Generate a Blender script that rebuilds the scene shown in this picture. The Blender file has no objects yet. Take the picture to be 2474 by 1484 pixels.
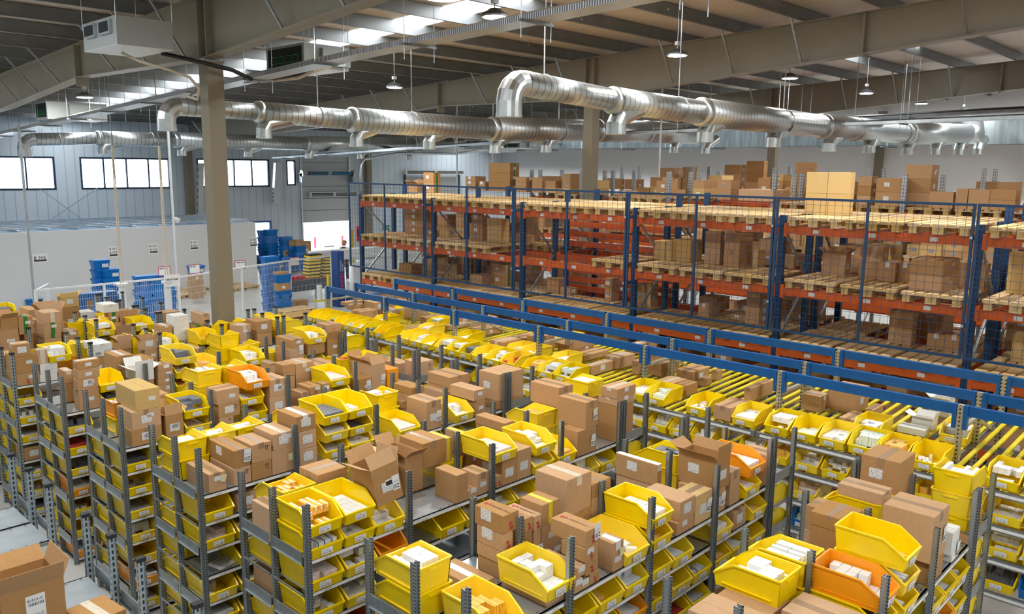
import bpy, math, random
from mathutils import Vector, Matrix
R = math.radians
rnd = random.Random(7)
SC = bpy.context.scene
COL = SC.collection
# ------------------------------------------------------------------ camera (solved from the building's own straight lines)
W, HH, F = 2474, 1484, 1986.0
PITCH, ROLL, YAW, CAMZ = 0.168623, 0.010333, 0.808111, 4.97
c_, s_ = math.cos(YAW), math.sin(YAW)
cp, sp_ = math.cos(PITCH), math.sin(PITCH)
cr, sr = math.cos(ROLL), math.sin(ROLL)
def w2c(d):
    ax, ay, az = d[0]*c_-d[1]*s_, d[0]*s_+d[1]*c_, d[2]
    fwd = ay*cp-az*sp_; dn = -(ay*sp_+az*cp)
    return Vector((ax*cr-dn*sr, ax*sr+dn*cr, fwd))
M = Matrix((w2c((1,0,0)), w2c((0,1,0)), w2c((0,0,1)))).transposed()
MT = M.transposed()
def ray(x, y): return MT @ Vector(((x-1237)/F, (y-742)/F, 1.0))
def atz(x, y, z): d = ray(x, y); t = (z-CAMZ)/d.z; return Vector((d.x*t, d.y*t, z))
def atx(x, y, X): d = ray(x, y); t = X/d.x; return Vector((X, d.y*t, CAMZ+d.z*t))
def aty(x, y, Y): d = ray(x, y); t = Y/d.y; return Vector((d.x*t, Y, CAMZ+d.z*t))
def proj(P):
    q = M @ (Vector(P)-Vector((0,0,CAMZ)))
    if q.z < .2: return (-9999,-9999,q.z)
    return (1237+F*q.x/q.z, 742+F*q.y/q.z, q.z)
def inview(P, m=60):
    x, y, z = proj(P); return z > .2 and -m < x < W+m and -m < y < HH+m
cam = bpy.data.cameras.new('camera'); co = bpy.data.objects.new('camera', cam); COL.objects.link(co)
rx, ry, rz = Vector(M[0]), Vector(M[1]), Vector(M[2])
mw = Matrix((rx, -ry, -rz)).transposed().to_4x4(); mw.translation = Vector((0,0,CAMZ))
co.matrix_world = mw; cam.sensor_width = 36; cam.lens = 36*F/W; cam.clip_end = 300; SC.camera = co
# ------------------------------------------------------------------ materials
MATS = {}
def nmat(name):
    m = bpy.data.materials.new(name); m.use_nodes = True
    return m, m.node_tree, m.node_tree.nodes['Principled BSDF']
def mat(name, col, rough=.5, metal=0, noise=.0, nscale=20, bump=0, var=0, trans=0, emis=None, coord='Object', stretch=None, spec=.5):
    if name in MATS: return MATS[name]
    m, nt, b = nmat(name); N = nt.nodes; L = nt.links
    b.inputs['Base Color'].default_value = (*col, 1); b.inputs['Roughness'].default_value = rough; b.inputs['Metallic'].default_value = metal
    b.inputs['Specular IOR Level'].default_value = spec
    if trans:
        b.inputs['Subsurface Weight'].default_value = trans; b.inputs['Subsurface Radius'].default_value = (.02,.015,.004); b.inputs['Subsurface Scale'].default_value = .5
    if emis: b.inputs['Emission Color'].default_value = (*emis[0],1); b.inputs['Emission Strength'].default_value = emis[1]
    if noise or bump or var:
        tc = N.new('ShaderNodeTexCoord'); no = N.new('ShaderNodeTexNoise'); no.inputs['Scale'].default_value = nscale; no.inputs['Detail'].default_value = 5
        src = tc.outputs[coord]
        if stretch:
            mp = N.new('ShaderNodeMapping'); mp.inputs['Scale'].default_value = stretch; L.new(src, mp.inputs[0]); src = mp.outputs[0]
        L.new(src, no.inputs['Vector'])
        mx = N.new('ShaderNodeMix'); mx.data_type = 'RGBA'; mx.blend_type = 'MIX'
        a = [max(0, x*(1-noise)) for x in col]; c2 = [min(1, x*(1+noise)) for x in col]
        mx.inputs[6].default_value = (*a,1); mx.inputs[7].default_value = (*c2,1)
        rp = N.new('ShaderNodeMapRange'); rp.inputs[1].default_value = .3; rp.inputs[2].default_value = .7; L.new(no.outputs[0], rp.inputs[0])
        L.new(rp.outputs[0], mx.inputs[0]); out = mx.outputs[2]
        if var:
            oi = N.new('ShaderNodeObjectInfo'); hs = N.new('ShaderNodeHueSaturation'); mr = N.new('ShaderNodeMapRange')
            mr.inputs[3].default_value = 1-var; mr.inputs[4].default_value = 1+var; L.new(oi.outputs['Random'], mr.inputs[0]); L.new(mr.outputs[0], hs.inputs['Value'])
            mr2 = N.new('ShaderNodeMapRange'); mr2.inputs[3].default_value = 1+var*.8; mr2.inputs[4].default_value = 1-var*.8; L.new(oi.outputs['Random'], mr2.inputs[0]); L.new(mr2.outputs[0], hs.inputs['Saturation'])
            L.new(out, hs.inputs['Color']); out = hs.outputs[0]
        L.new(out, b.inputs['Base Color'])
        if bump:
            bp = N.new('ShaderNodeBump'); bp.inputs['Strength'].default_value = bump; bp.inputs['Distance'].default_value = .02; L.new(no.outputs[0], bp.inputs['Height']); L.new(bp.outputs[0], b.inputs['Normal'])
    MATS[name] = m; return m
yellow = mat('yellow_plastic', (1.0,.70,.0), .33, noise=.04, nscale=8, var=.05)
orange = mat('orange_plastic', (1.0,.36,.01), .35, noise=.04, nscale=8)
bluep = mat('blue_plastic', (.01,.17,.52), .4, noise=.12, nscale=14, var=.12)
card = mat('cardboard', (.475,.28,.135), .85, noise=.05, nscale=30, var=.16, spec=.15)
card_in = mat('cardboard_inside', (.54,.36,.20), .9, noise=.05, nscale=30, spec=.1)
card_y = mat('cardboard_honey', (.60,.41,.17), .85, noise=.05, nscale=30, var=.06, spec=.15)
card_w = mat('white_cardboard', (.72,.72,.68), .8, noise=.03, nscale=30, var=.05)
tape_m = mat('clear_brown_tape', (.34,.215,.12), .25, noise=.12, nscale=40)
tape_l = mat('pale_tape', (.66,.58,.46), .2, noise=.12, nscale=60)
tape_w = mat('white_tape', (.75,.72,.68), .3, noise=.05, nscale=60)
tape_y = mat('yellow_tape', (.75,.58,.02), .3, noise=.05, nscale=60)
tape_g = mat('green_tape', (.03,.18,.03), .4, noise=.3, nscale=60)
paper = mat('paper_label', (.82,.82,.80), .7)
note = mat('yellow_note', (.80,.74,.42), .8)
ink = mat('black_ink', (.03,.03,.035), .7)
red_ink = mat('red_ink', (.45,.02,.03), .7)
brown_ink = mat('brown_ink', (.10,.045,.02), .8)
galv = mat('galvanised_steel', (.36,.39,.40), .42, .75, noise=.14, nscale=12)
galv_d = mat('galvanised_steel_weathered', (.23,.26,.275), .48, .6, noise=.18, nscale=6)
galv_l = mat('galvanised_sheet', (.56,.62,.66), .33, .8, noise=.12, nscale=5)
zinc = mat('yellow_zinc_steel', (.50,.49,.38), .42, .55, noise=.25, nscale=15)
ductm = mat('spiral_duct_steel', (.60,.64,.64), .34, .95, noise=.09, nscale=9)
beige = mat('beige_painted_steel', (.235,.20,.135), .45, noise=.03, nscale=3)
girder_m = mat('grey_beige_painted_steel', (.31,.285,.225), .42, noise=.04, nscale=3)
blue_b = mat('blue_beam_paint', (.006,.10,.33), .35, noise=.07, nscale=10)
navy = mat('dark_blue_paint', (.012,.055,.14), .45, noise=.1, nscale=10)
orange_b = mat('orange_beam_paint', (.60,.105,.012), .42, noise=.08, nscale=12)
blackp = mat('black_plastic', (.012,.012,.014), .5)
white_p = mat('white_powder_coat', (.72,.74,.74), .35)
wood = mat('pallet_wood', (.62,.43,.21), .75, noise=.2, nscale=7, var=.16, stretch=(1,6,6), spec=.2)
wood2 = mat('pallet_block_wood', (.46,.31,.12), .8, noise=.28, nscale=14, var=.15, spec=.2)
roller = mat('yellow_rollers', (.88,.72,.03), .4)
foamw = mat('cream_pipe_lagging', (.62,.54,.42), .8, noise=.1, nscale=20)
darkhole = mat('dark_opening', (.015,.017,.02), .8)
chrome = mat('chain_steel', (.55,.56,.57), .35, .9)
skin = mat('skin', (.45,.25,.17), .6, trans=.1)
hair = mat('dark_hair', (.02,.015,.012), .8)
shirt = mat('blue_tshirt', (.02,.14,.38), .85)
trous = mat('dark_trousers', (.02,.022,.03), .9)
vest = mat('quilted_vest', (.035,.03,.055), .8)
# medicine carton colours (random per object)
def carton_mat(name, base, stripe, where=.5, width=.12, axis=0):
    m, nt, b = nmat(name); N = nt.nodes; L = nt.links
    tc = N.new('ShaderNodeTexCoord'); sx = N.new('ShaderNodeSeparateXYZ'); L.new(tc.outputs['Generated'], sx.inputs[0])
    s = N.new('ShaderNodeMath'); s.operation = 'SUBTRACT'; L.new(sx.outputs[axis], s.inputs[0]); s.inputs[1].default_value = where
    a = N.new('ShaderNodeMath'); a.operation = 'ABSOLUTE'; L.new(s.outputs[0], a.inputs[0])
    l = N.new('ShaderNodeMath'); l.operation = 'LESS_THAN'; L.new(a.outputs[0], l.inputs[0]); l.inputs[1].default_value = width
    mx = N.new('ShaderNodeMix'); mx.data_type = 'RGBA'; mx.inputs[6].default_value = (*base,1); mx.inputs[7].default_value = (*stripe,1)
    L.new(l.outputs[0], mx.inputs[0]); L.new(mx.outputs[2], b.inputs['Base Color']); b.inputs['Roughness'].default_value = .45
    return m
CM = {'w': carton_mat('white_carton', (.84,.84,.82), (.70,.73,.76), .8, .05), 'r': carton_mat('white_red_carton', (.84,.83,.81), (.62,.08,.06), .12, .07),
      't': carton_mat('white_teal_carton', (.83,.85,.84), (.02,.30,.36), .9, .06), 'o': carton_mat('orange_carton', (.85,.45,.05), (.84,.84,.82), .7, .14),
      'b': carton_mat('white_blue_carton', (.84,.84,.84), (.04,.16,.48), .2, .1), 'd': carton_mat('dark_carton', (.05,.06,.10), (.8,.8,.8), .5, .2),
      'm': carton_mat('red_carton', (.50,.02,.03), (.7,.6,.5), .5, .05), 'g': carton_mat('white_green_carton', (.83,.84,.80), (.08,.42,.12), .3, .12),
      'y': carton_mat('amber_carton', (.82,.46,.04), (.35,.10,.02), .35, .05), 'c': carton_mat('cream_carton', (.72,.68,.58), (.45,.36,.24), .25, .06)}
CN = {'w':'white','r':'white and red','t':'white and teal','o':'orange and white','b':'white and blue','d':'dark','m':'red','g':'white and green','y':'amber','c':'cream'}
# perforated post: rows of dark slots
def perf(name, base, hole, sz=26, metal=.7, rough=.42, w=.28, h=.3, px=(40,)):
    m, nt, b = nmat(name); N = nt.nodes; L = nt.links
    tc = N.new('ShaderNodeTexCoord'); sx = N.new('ShaderNodeSeparateXYZ'); L.new(tc.outputs['Object'], sx.inputs[0])
    def mth(op, a, bb=None):
        n = N.new('ShaderNodeMath'); n.operation = op
        for i, v in enumerate((a, bb)):
            if v is None: continue
            if isinstance(v, (int,float)): n.inputs[i].default_value = v
            else: L.new(v, n.inputs[i])
        return n.outputs[0]
    fz = mth('FRACT', mth('MULTIPLY', sx.outputs[2], sz)); dz = mth('LESS_THAN', mth('ABSOLUTE', mth('SUBTRACT', fz, .5)), h)
    s = mth('ADD', sx.outputs[0], sx.outputs[1])
    fx = mth('FRACT', mth('ADD', mth('MULTIPLY', s, px[0]), .5)); dx = mth('LESS_THAN', mth('ABSOLUTE', mth('SUBTRACT', fx, .5)), w)
    geo = N.new('ShaderNodeNewGeometry'); sn = N.new('ShaderNodeSeparateXYZ'); L.new(geo.outputs['Normal'], sn.inputs[0])
    vert = mth('LESS_THAN', mth('ABSOLUTE', sn.outputs[2]), .5)
    k = mth('MULTIPLY', mth('MULTIPLY', dz, dx), vert)
    mx = N.new('ShaderNodeMix'); mx.data_type = 'RGBA'; mx.inputs[6].default_value = (*base,1); mx.inputs[7].default_value = (*hole,1); L.new(k, mx.inputs[0]); L.new(mx.outputs[2], b.inputs['Base Color'])
    L.new(mth('MULTIPLY', mth('SUBTRACT', 1, k), metal), b.inputs['Metallic']); b.inputs['Roughness'].default_value = rough
    return m
post_m = perf('perforated_post', (.36,.395,.41), (.03,.03,.03), 40, px=(22,), w=.13, h=.2)
post_slot = perf('slotted_post', (.45,.52,.55), (.015,.015,.02), 22, px=(30,), w=.2, h=.3)
post_navy = perf('slotted_navy_upright', (.012,.055,.15), (.0,.0,.0), 14, metal=.1, px=(20,), w=.14, h=.26)
post_zinc = perf('slotted_zinc_upright', (.52,.52,.42), (.02,.02,.02), 22, px=(22,), w=.2, h=.2)
post_galv = perf('slotted_galvanised_upright', (.45,.48,.50), (.03,.03,.035), 14, px=(20,), w=.14, h=.26)
def tray_mat():
    m, nt, b = nmat('perforated_cable_tray'); N = nt.nodes; L = nt.links
    tc = N.new('ShaderNodeTexCoord'); br = N.new('ShaderNodeTexBrick'); mp = N.new('ShaderNodeMapping'); L.new(tc.outputs['Object'], mp.inputs[0])
    mp.inputs['Rotation'].default_value = (0,0,math.pi/2); mp.inputs['Scale'].default_value = (22,22,22)
    L.new(mp.outputs[0], br.inputs[0]); br.inputs['Color1'].default_value = (.16,.16,.17,1); br.inputs['Color2'].default_value = (.16,.16,.17,1); br.inputs['Mortar'].default_value = (.75,.79,.80,1)
    br.inputs['Mortar Size'].default_value = .12; br.inputs['Scale'].default_value = 1; br.inputs['Row Height'].default_value = .42; br.inputs['Brick Width'].default_value = .8
    L.new(br.outputs[0], b.inputs['Base Color']); b.inputs['Metallic'].default_value = .6; b.inputs['Roughness'].default_value = .35
    return m
tray_m = tray_mat()
# white label with printed lines
def label_mat(name, base=(.82,.82,.80)):
    m, nt, b = nmat(name); N = nt.nodes; L = nt.links
    tc = N.new('ShaderNodeTexCoord'); mp = N.new('ShaderNodeMapping'); L.new(tc.outputs['Generated'], mp.inputs[0]); mp.inputs['Scale'].default_value = (7,7,16)
    no = N.new('ShaderNodeTexNoise'); no.inputs['Scale'].default_value = 1.3; no.inputs['Detail'].default_value = 0; L.new(mp.outputs[0], no.inputs['Vector'])
    g = N.new('ShaderNodeMath'); g.operation = 'GREATER_THAN'; g.inputs[1].default_value = .56; L.new(no.outputs[0], g.inputs[0])
    mx = N.new('ShaderNodeMix'); mx.data_type = 'RGBA'; mx.inputs[6].default_value = (*base,1); mx.inputs[7].default_value = (.30,.30,.32,1); L.new(g.outputs[0], mx.inputs[0])
    L.new(mx.outputs[2], b.inputs['Base Color']); b.inputs['Roughness'].default_value = .7; return m
lab_m = label_mat('printed_label')
def roof_mat():
    m, nt, b = nmat('roof_lining'); N = nt.nodes; L = nt.links
    tc = N.new('ShaderNodeTexCoord'); mp = N.new('ShaderNodeMapping'); mp.inputs['Scale'].default_value = (2.2,.25,1); L.new(tc.outputs['Object'], mp.inputs[0])
    no = N.new('ShaderNodeTexNoise'); no.inputs['Scale'].default_value = 1.2; no.inputs['Detail'].default_value = 3; L.new(mp.outputs[0], no.inputs['Vector'])
    mx = N.new('ShaderNodeMix'); mx.data_type = 'RGBA'; mx.inputs[6].default_value = (.70,.62,.53,1); mx.inputs[7].default_value = (.82,.74,.64,1); L.new(no.outputs[0], mx.inputs[0]); L.new(mx.outputs[2], b.inputs['Base Color'])
    bp = N.new('ShaderNodeBump'); bp.inputs['Strength'].default_value = .5; bp.inputs['Distance'].default_value = .05; L.new(no.outputs[0], bp.inputs['Height']); L.new(bp.outputs[0], b.inputs['Normal']); b.inputs['Roughness'].default_value = .6
    return m
roof_m = roof_mat()
def corr_mat(name, base, axis=0, scale=4.0, dark=.55):
    m, nt, b = nmat(name); N = nt.nodes; L = nt.links
    tc = N.new('ShaderNodeTexCoord'); sx = N.new('ShaderNodeSeparateXYZ'); L.new(tc.outputs['Object'], sx.inputs[0])
    mu = N.new('ShaderNodeMath'); mu.operation = 'MULTIPLY'; mu.inputs[1].default_value = scale; L.new(sx.outputs[axis], mu.inputs[0])
    fr = N.new('ShaderNodeMath'); fr.operation = 'FRACT'; L.new(mu.outputs[0], fr.inputs[0])
    lt = N.new('ShaderNodeMath'); lt.operation = 'LESS_THAN'; lt.inputs[1].default_value = .1; L.new(fr.outputs[0], lt.inputs[0])
    mx = N.new('ShaderNodeMix'); mx.data_type = 'RGBA'; mx.inputs[6].default_value = (*base,1); mx.inputs[7].default_value = (*[x*dark for x in base],1)
    L.new(lt.outputs[0], mx.inputs[0]); L.new(mx.outputs[2], b.inputs['Base Color']); b.inputs['Roughness'].default_value = .4
    return m
corr = corr_mat('ribbed_wall_panel', (.66,.75,.82), 0, 2.6, .72)
farw = mat('white_wall_panel', (.84,.83,.82), .5, noise=.02, nscale=1)
floor_m = mat('concrete_floor', (.48,.475,.45), .38, noise=.12, nscale=1.3)
glass = bpy.data.materials.new('window_glass'); glass.use_nodes = True
_g = glass.node_tree.nodes['Principled BSDF']; _g.inputs['Transmission Weight'].default_value = 1; _g.inputs['Roughness'].default_value = 0; _g.inputs['IOR'].default_value = 1.01; _g.inputs['Base Color'].default_value = (1,1,1,1)
skylight_m = mat('skylight_panel', (.9,.9,.88), .5, emis=((.93,.97,1.0), 9.5))
lamp_m = mat('lamp_diffuser', (.9,.9,.9), .5, emis=((1.0,.97,.93), 280.0))
# ------------------------------------------------------------------ mesh builder
class MB:
    def __init__(s): s.v = []; s.f = []; s.m = []; s.mats = []
    def mi(s, m):
        if m not in s.mats: s.mats.append(m)
        return s.mats.index(m)
    def box(s, x0, y0, z0, x1, y1, z1, m=None, rot=0, piv=None):
        i = len(s.v); P = [(x0,y0,z0),(x1,y0,z0),(x1,y1,z0),(x0,y1,z0),(x0,y0,z1),(x1,y0,z1),(x1,y1,z1),(x0,y1,z1)]
        if rot:
            px, py = piv or ((x0+x1)/2,(y0+y1)/2); a, b = math.cos(rot), math.sin(rot)
            P = [(px+(x-px)*a-(y-py)*b, py+(x-px)*b+(y-py)*a, z) for x,y,z in P]
        s.v += P; k = s.mi(m)
        for f in ((0,3,2,1),(4,5,6,7),(0,1,5,4),(1,2,6,5),(2,3,7,6),(3,0,4,7)): s.f.append(tuple(i+j for j in f)); s.m.append(k)
    def prism(s, pts, axis, a0, a1, m=None):
        # pts 2D polygon extruded along axis: 'x' -> pts are (y,z); 'y' -> (x,z); 'z' -> (x,y)
        i = len(s.v); n = len(pts); k = s.mi(m)
        for a in (a0, a1):
            for p in pts:
                s.v.append((a,p[0],p[1]) if axis == 'x' else (p[0],a,p[1]) if axis == 'y' else (p[0],p[1],a))
        s.f.append(tuple(i+j for j in range(n))); s.m.append(k)
        s.f.append(tuple(i+n+j for j in reversed(range(n)))); s.m.append(k)
        for j in range(n): q = (j+1) % n; s.f.append((i+j, i+n+j, i+n+q, i+q)); s.m.append(k)
    def quad(s, P, m=None):
        i = len(s.v); s.v += [tuple(p) for p in P]; s.f.append(tuple(range(i, i+len(P)))); s.m.append(s.mi(m))
    def bar(s, a, b, w, h=None, m=None, up=(0,0,1)):
        a, b = Vector(a), Vector(b); d = (b-a).normalized(); u = Vector(up)
        if abs(d.dot(u)) > .98: u = Vector((1,0,0))
        r = d.cross(u).normalized(); u = r.cross(d).normalized(); h = h or w; i = len(s.v); k = s.mi(m)
        for p in (a, b):
            for sx, sy in ((-1,-1),(1,-1),(1,1),(-1,1)): s.v.append(tuple(p+r*(w/2*sx)+u*(h/2*sy)))
        for f in ((0,1,2,3),(7,6,5,4),(0,4,5,1),(1,5,6,2),(2,6,7,3),(3,7,4,0)): s.f.append(tuple(i+j for j in f)); s.m.append(k)
    def tube(s, pts, r, n=10, m=None, cap=True):
        pts = [Vector(p) for p in pts]; rr = r if isinstance(r, (list,tuple)) else [r]*len(pts); i0 = len(s.v); k = s.mi(m); prev = None
        for j, p in enumerate(pts):
            d = (pts[min(j+1,len(pts)-1)]-pts[max(j-1,0)]).normalized()
            if prev is None:
                u = Vector((0,0,1)) if abs(d.z) < .9 else Vector((1,0,0)); a = d.cross(u).normalized()
            else:
                a = (prev-d*prev.dot(d)).normalized()
            prev = a; b = d.cross(a)
            for q in range(n):
                t = 2*math.pi*q/n; s.v.append(tuple(p+(a*math.cos(t)+b*math.sin(t))*rr[j]))
        for j in range(len(pts)-1):
            for q in range(n):
                A = i0+j*n+q; B = i0+j*n+(q+1)%n; s.f.append((A,B,B+n,A+n)); s.m.append(k)
        if cap:
            s.f.append(tuple(i0+q for q in reversed(range(n)))); s.m.append(k); e = i0+(len(pts)-1)*n; s.f.append(tuple(e+q for q in range(n))); s.m.append(k)
    def mesh(s, name, smooth=False):
        me = bpy.data.meshes.new(name); me.from_pydata(s.v, [], s.f)
        for m in s.mats: me.materials.append(m)
        me.polygons.foreach_set('material_index', s.m)
        if smooth: me.polygons.foreach_set('use_smooth', [True]*len(s.f))
        me.update(); return me
def obj(name, me, parent=None, loc=(0,0,0), rz=0):
    o = bpy.data.objects.new(name, me); COL.objects.link(o); o.location = loc
    if rz: o.rotation_euler = (0,0,rz)
    if parent: o.parent = parent
    return o
def build(mb, name, parent=None, loc=(0,0,0), rz=0, smooth=False): return obj(name, mb.mesh(name, smooth), parent, loc, rz)
USED = {}
def tag(o, label, cat, group=None, kind=None):
    w = label.split()
    if len(w) > 16: print('LONG', len(w), label)
    if label in USED and not group: print('DUP', label)
    USED[label] = USED.get(label, 0)+1
    o['label'] = label; o['category'] = cat
    if group: o['group'] = group
    if kind: o['kind'] = kind
    return o
def empty(name, loc, rz=0):
    o = bpy.data.objects.new(name, None); COL.objects.link(o); o.location = loc; o.rotation_euler = (0,0,rz); o.empty_display_size = .1; return o
def struct(mb, name): o = build(mb, name); o['kind'] = 'structure'; return o
def dup(o, parent=None):
    c = o.copy(); COL.objects.link(c); c.parent = parent
    for ch in list(o.children): dup(ch, c)
    return c
ORD = ['zeroth','first','second','third','fourth','fifth','sixth','seventh','eighth','ninth','tenth','eleventh','twelfth','thirteenth','fourteenth','fifteenth','sixteenth','seventeenth','eighteenth','nineteenth','twentieth']
for _t, _T in (('twenty','thirtieth'),('thirty','fortieth')): ORD += [_t+' '+ORD[_i] for _i in range(1,10)]+[_T]
def text_geo(mb, txt, size, org, right, up, m, ext=.0008, bold=0):
    """text laid on a plane: org = bottom-left corner, right/up unit vectors"""
    cu = bpy.data.curves.new('t', 'FONT'); cu.body = txt; cu.size = size; cu.resolution_u = 1
    if bold: cu.offset = bold
    ob = bpy.data.objects.new('t', cu); me = ob.to_mesh()
    r, u = Vector(right), Vector(up); n = r.cross(u); i = len(mb.v); k = mb.mi(m)
    w = max([v.co.x for v in me.vertices] or [0])
    for v in me.vertices: mb.v.append(tuple(Vector(org)+r*v.co.x+u*v.co.y+n*ext))
    for p in me.polygons: mb.f.append(tuple(i+j for j in p.vertices)); mb.m.append(k)
    ob.to_mesh_clear(); bpy.data.objects.remove(ob); return w
# ================================================================== BUILDING
YB, XR, XL, YN = 36.7, 37.4, -9.0, -9.0
def zg(y): return 8.35-.047*abs(y-1)          # top of girders
def ys(a, b, n): return [a+(b-a)*i/n for i in range(n+1)]
mb = MB(); mb.box(XL,YN,-.2,XR+.2,YB,0,floor_m); fl = struct(mb,'floor')
mb = MB()
for y0, y1 in ((YN,1),(1,YB)):
    a, b = zg(y0)+.27, zg(y1)+.27
    mb.prism([(y0,a),(y1,b),(y1,b+.12),(y0,a+.12)],'x',XL,XR,roof_m)
ceil = struct(mb,'ceiling')
def purlin_mat():
    m, nt, b = nmat('purlin_steel'); N = nt.nodes; L = nt.links
    tc = N.new('ShaderNodeTexCoord'); v = N.new('ShaderNodeTexVoronoi'); v.inputs['Scale'].default_value = 2.3; L.new(tc.outputs['Object'], v.inputs['Vector'])
    lt = N.new('ShaderNodeMath'); lt.operation = 'LESS_THAN'; lt.inputs[1].default_value = .055; L.new(v.outputs['Distance'], lt.inputs[0])  # scattered dots paint in the light showing through holes in the purlins
    no = N.new('ShaderNodeTexNoise'); no.inputs['Scale'].default_value = 3; L.new(tc.outputs['Object'], no.inputs['Vector'])
    m1 = N.new('ShaderNodeMix'); m1.data_type = 'RGBA'; m1.inputs[6].default_value = (.15,.16,.165,1); m1.inputs[7].default_value = (.25,.265,.27,1); L.new(no.outputs[0], m1.inputs[0])
    mx = N.new('ShaderNodeMix'); mx.data_type = 'RGBA'; L.new(m1.outputs[2], mx.inputs[6]); mx.inputs[7].default_value = (.85,.85,.85,1); L.new(lt.outputs[0], mx.inputs[0]); L.new(mx.outputs[2], b.inputs['Base Color'])
    b.inputs['Metallic'].default_value = .35; b.inputs['Roughness'].default_value = .42; return m
pm = purlin_mat()
y = -7.7
while y < 36.5:
    z = zg(y); mb = MB(); mb.box(XL,y-.006,z,XR,y+.006,z+.26,pm); mb.box(XL,y-.06,z,XR,y,z+.012,pm); mb.box(XL,y,z+.25,XR,y+.06,z+.26,pm)
    build(mb,'purlin',ceil); y += 1.57
for xs in (1.4,11.7,23.6,33.0):
    mb = MB()
    for y0, y1 in (((YN+.3,.9),(7.9,9.5),(16,19)) if xs == 23.6 else ((YN+.3,.9),(1.1,YB-.5))):
        a, b = zg(y0)+.255, zg(y1)+.255; mb.prism([(y0,a),(y1,b),(y1,b+.012),(y0,a+.012)],'x',xs-(.42 if xs == 11.7 else .5),xs+(.42 if xs == 11.7 else .5),skylight_m)
    build(mb,'skylight',ceil)
def wall_with_openings(name, openings, x0, x1, z1, m, y0, y1):
    mb = MB(); xs_ = sorted({x0,x1,*[o[0] for o in openings],*[o[1] for o in openings]})
    for a, b in zip(xs_, xs_[1:]):
        zs = sorted([(o[2],o[3]) for o in openings if o[0] <= a+1e-6 and o[1] >= b-1e-6]); z = -.2
        for lo, hi in zs:
            if lo > z: mb.box(a,y0,z,b,y1,lo,m)
            z = hi
        if z < z1: mb.box(a,y0,z,b,y1,z1,m)
    return struct(mb, name)
WIN = [(7.3,11.55,3.87,5.2,'w'),(12.5,16.25,3.87,5.2,'w'),(17.5,21.15,3.9,5.22,'w'),(22.1,22.62,3.95,5.2,'w')]
DOORS = [(19.9,21.15,0,2.25),(22.85,25.85,0,5.4)]
wall_with_openings('wall_back', [w[:4] for w in WIN]+DOORS, XL, XR, 6.95, corr, YB, YB+.2)
navyf = mat('dark_blue_window_frame',(.01,.035,.075),.4)
for n, (a, b, lo, hi, _) in enumerate(WIN):
    mb = MB(); t = .075
    mb.box(a,YB-.01,lo,b,YB+.09,lo+t,navyf); mb.box(a,YB-.01,hi-t,b,YB+.09,hi,navyf)
    k = 4 if b-a > 1 else 1
    for i in range(k+1): x = a+(b-a)*i/k; w = t*.8 if 0 < i < k else t; mb.box(max(a,x-w/2-(w/2 if i==k else 0)),YB-.01,lo+t,min(b,x+w/2+(w/2 if i==0 else 0)),YB+.09,hi-t,navyf)
    wn = struct(mb,'window_%d'%(n+1))
    mb = MB(); mb.box(a+t,YB+.04,lo+t,b-t,YB+.05,hi-t,glass); build(mb,'pane',wn)
# personnel door left ajar with blue frame
mb = MB(); mb.box(19.9,YB-.02,0,19.98,YB+.1,2.25,blue_b); mb.box(21.07,YB-.02,0,21.15,YB+.1,2.25,blue_b); mb.box(19.98,YB-.02,2.17,21.07,YB+.1,2.25,blue_b); d1 = struct(mb,'door_1')
mb = MB(); mb.box(19.98,YB+.03,.6,21.07,YB+.04,2.17,glass); build(mb,'pane',d1)
mb = MB(); mb.box(19.98,YB+.01,0,21.07,YB+.06,.6,blue_b); mb.box(19.98,YB+.01,1.1,21.07,YB+.06,1.16,white_p); build(mb,'lower_panel',d1)
# sectional dock door, half raised
secm = mat('door_section_grey',(.55,.57,.58),.45,noise=.02,nscale=2)
mb = MB(); z = 2.07
while z < 5.4: mb.box(22.9,YB+.0,z,25.8,YB+.06,min(5.4,z+.595),secm); z += .61
d2 = struct(mb,'door_2')
mb = MB(); z = 2.665
while z < 5.4: mb.box(22.9,YB-.008,z,25.8,YB+.05,z+.018,navyf); z += .61
build(mb,'section_joint',d2)
mb = MB(); mb.box(22.85,YB-.06,0,22.93,YB,5.4,galv_l); mb.box(25.77,YB-.06,0,25.86,YB,5.4,galv_l); build(mb,'guide_rail',d2)
# torsion shaft with two blue springs
sh = empty('door_spring_shaft',(24.3,YB-.35,4.55)); tag(sh,'torsion shaft with two blue springs across the raised dock door','door shaft')
mb = MB(); mb.tube([(-1.7,0,0),(1.6,0,0)],.02,8,galv_l); build(mb,'shaft',sh)
for a in (-1.15,.3):
    mb = MB(); mb.tube([(a,0,0),(a+1.1,0,0)],.085,12,mat('spring_blue',(.02,.13,.22),.5)); build(mb,'spring',sh)
for a in (-1.55,1.5):
    mb = MB(); mb.tube([(a-.03,0,0),(a+.03,0,0)],.17,14,galv_l); mb.box(a-.03,-.05,-.45,a+.03,.3,0,galv); build(mb,'bracket_drum',sh)
def grille(name, x, y, z, L, lab):
    t = empty(name,(x,y,z)); tag(t,lab,'air curtain')
    mb = MB(); mb.box(0,0,0,L,.25,.26,white_p); build(mb,'housing',t)
    for s in range(2):
        mb = MB()
        for k in range(3): mb.box(.1+s*L/2,-.006,.05+k*.06,L/2-.06+s*L/2,.002,.09+k*.06,darkhole)
        build(mb,'intake_grille',t)
grille('air_curtain',23.2,YB-.33,3.35,2.9,'long white air curtain with two grilles across the raised dock door')
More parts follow.
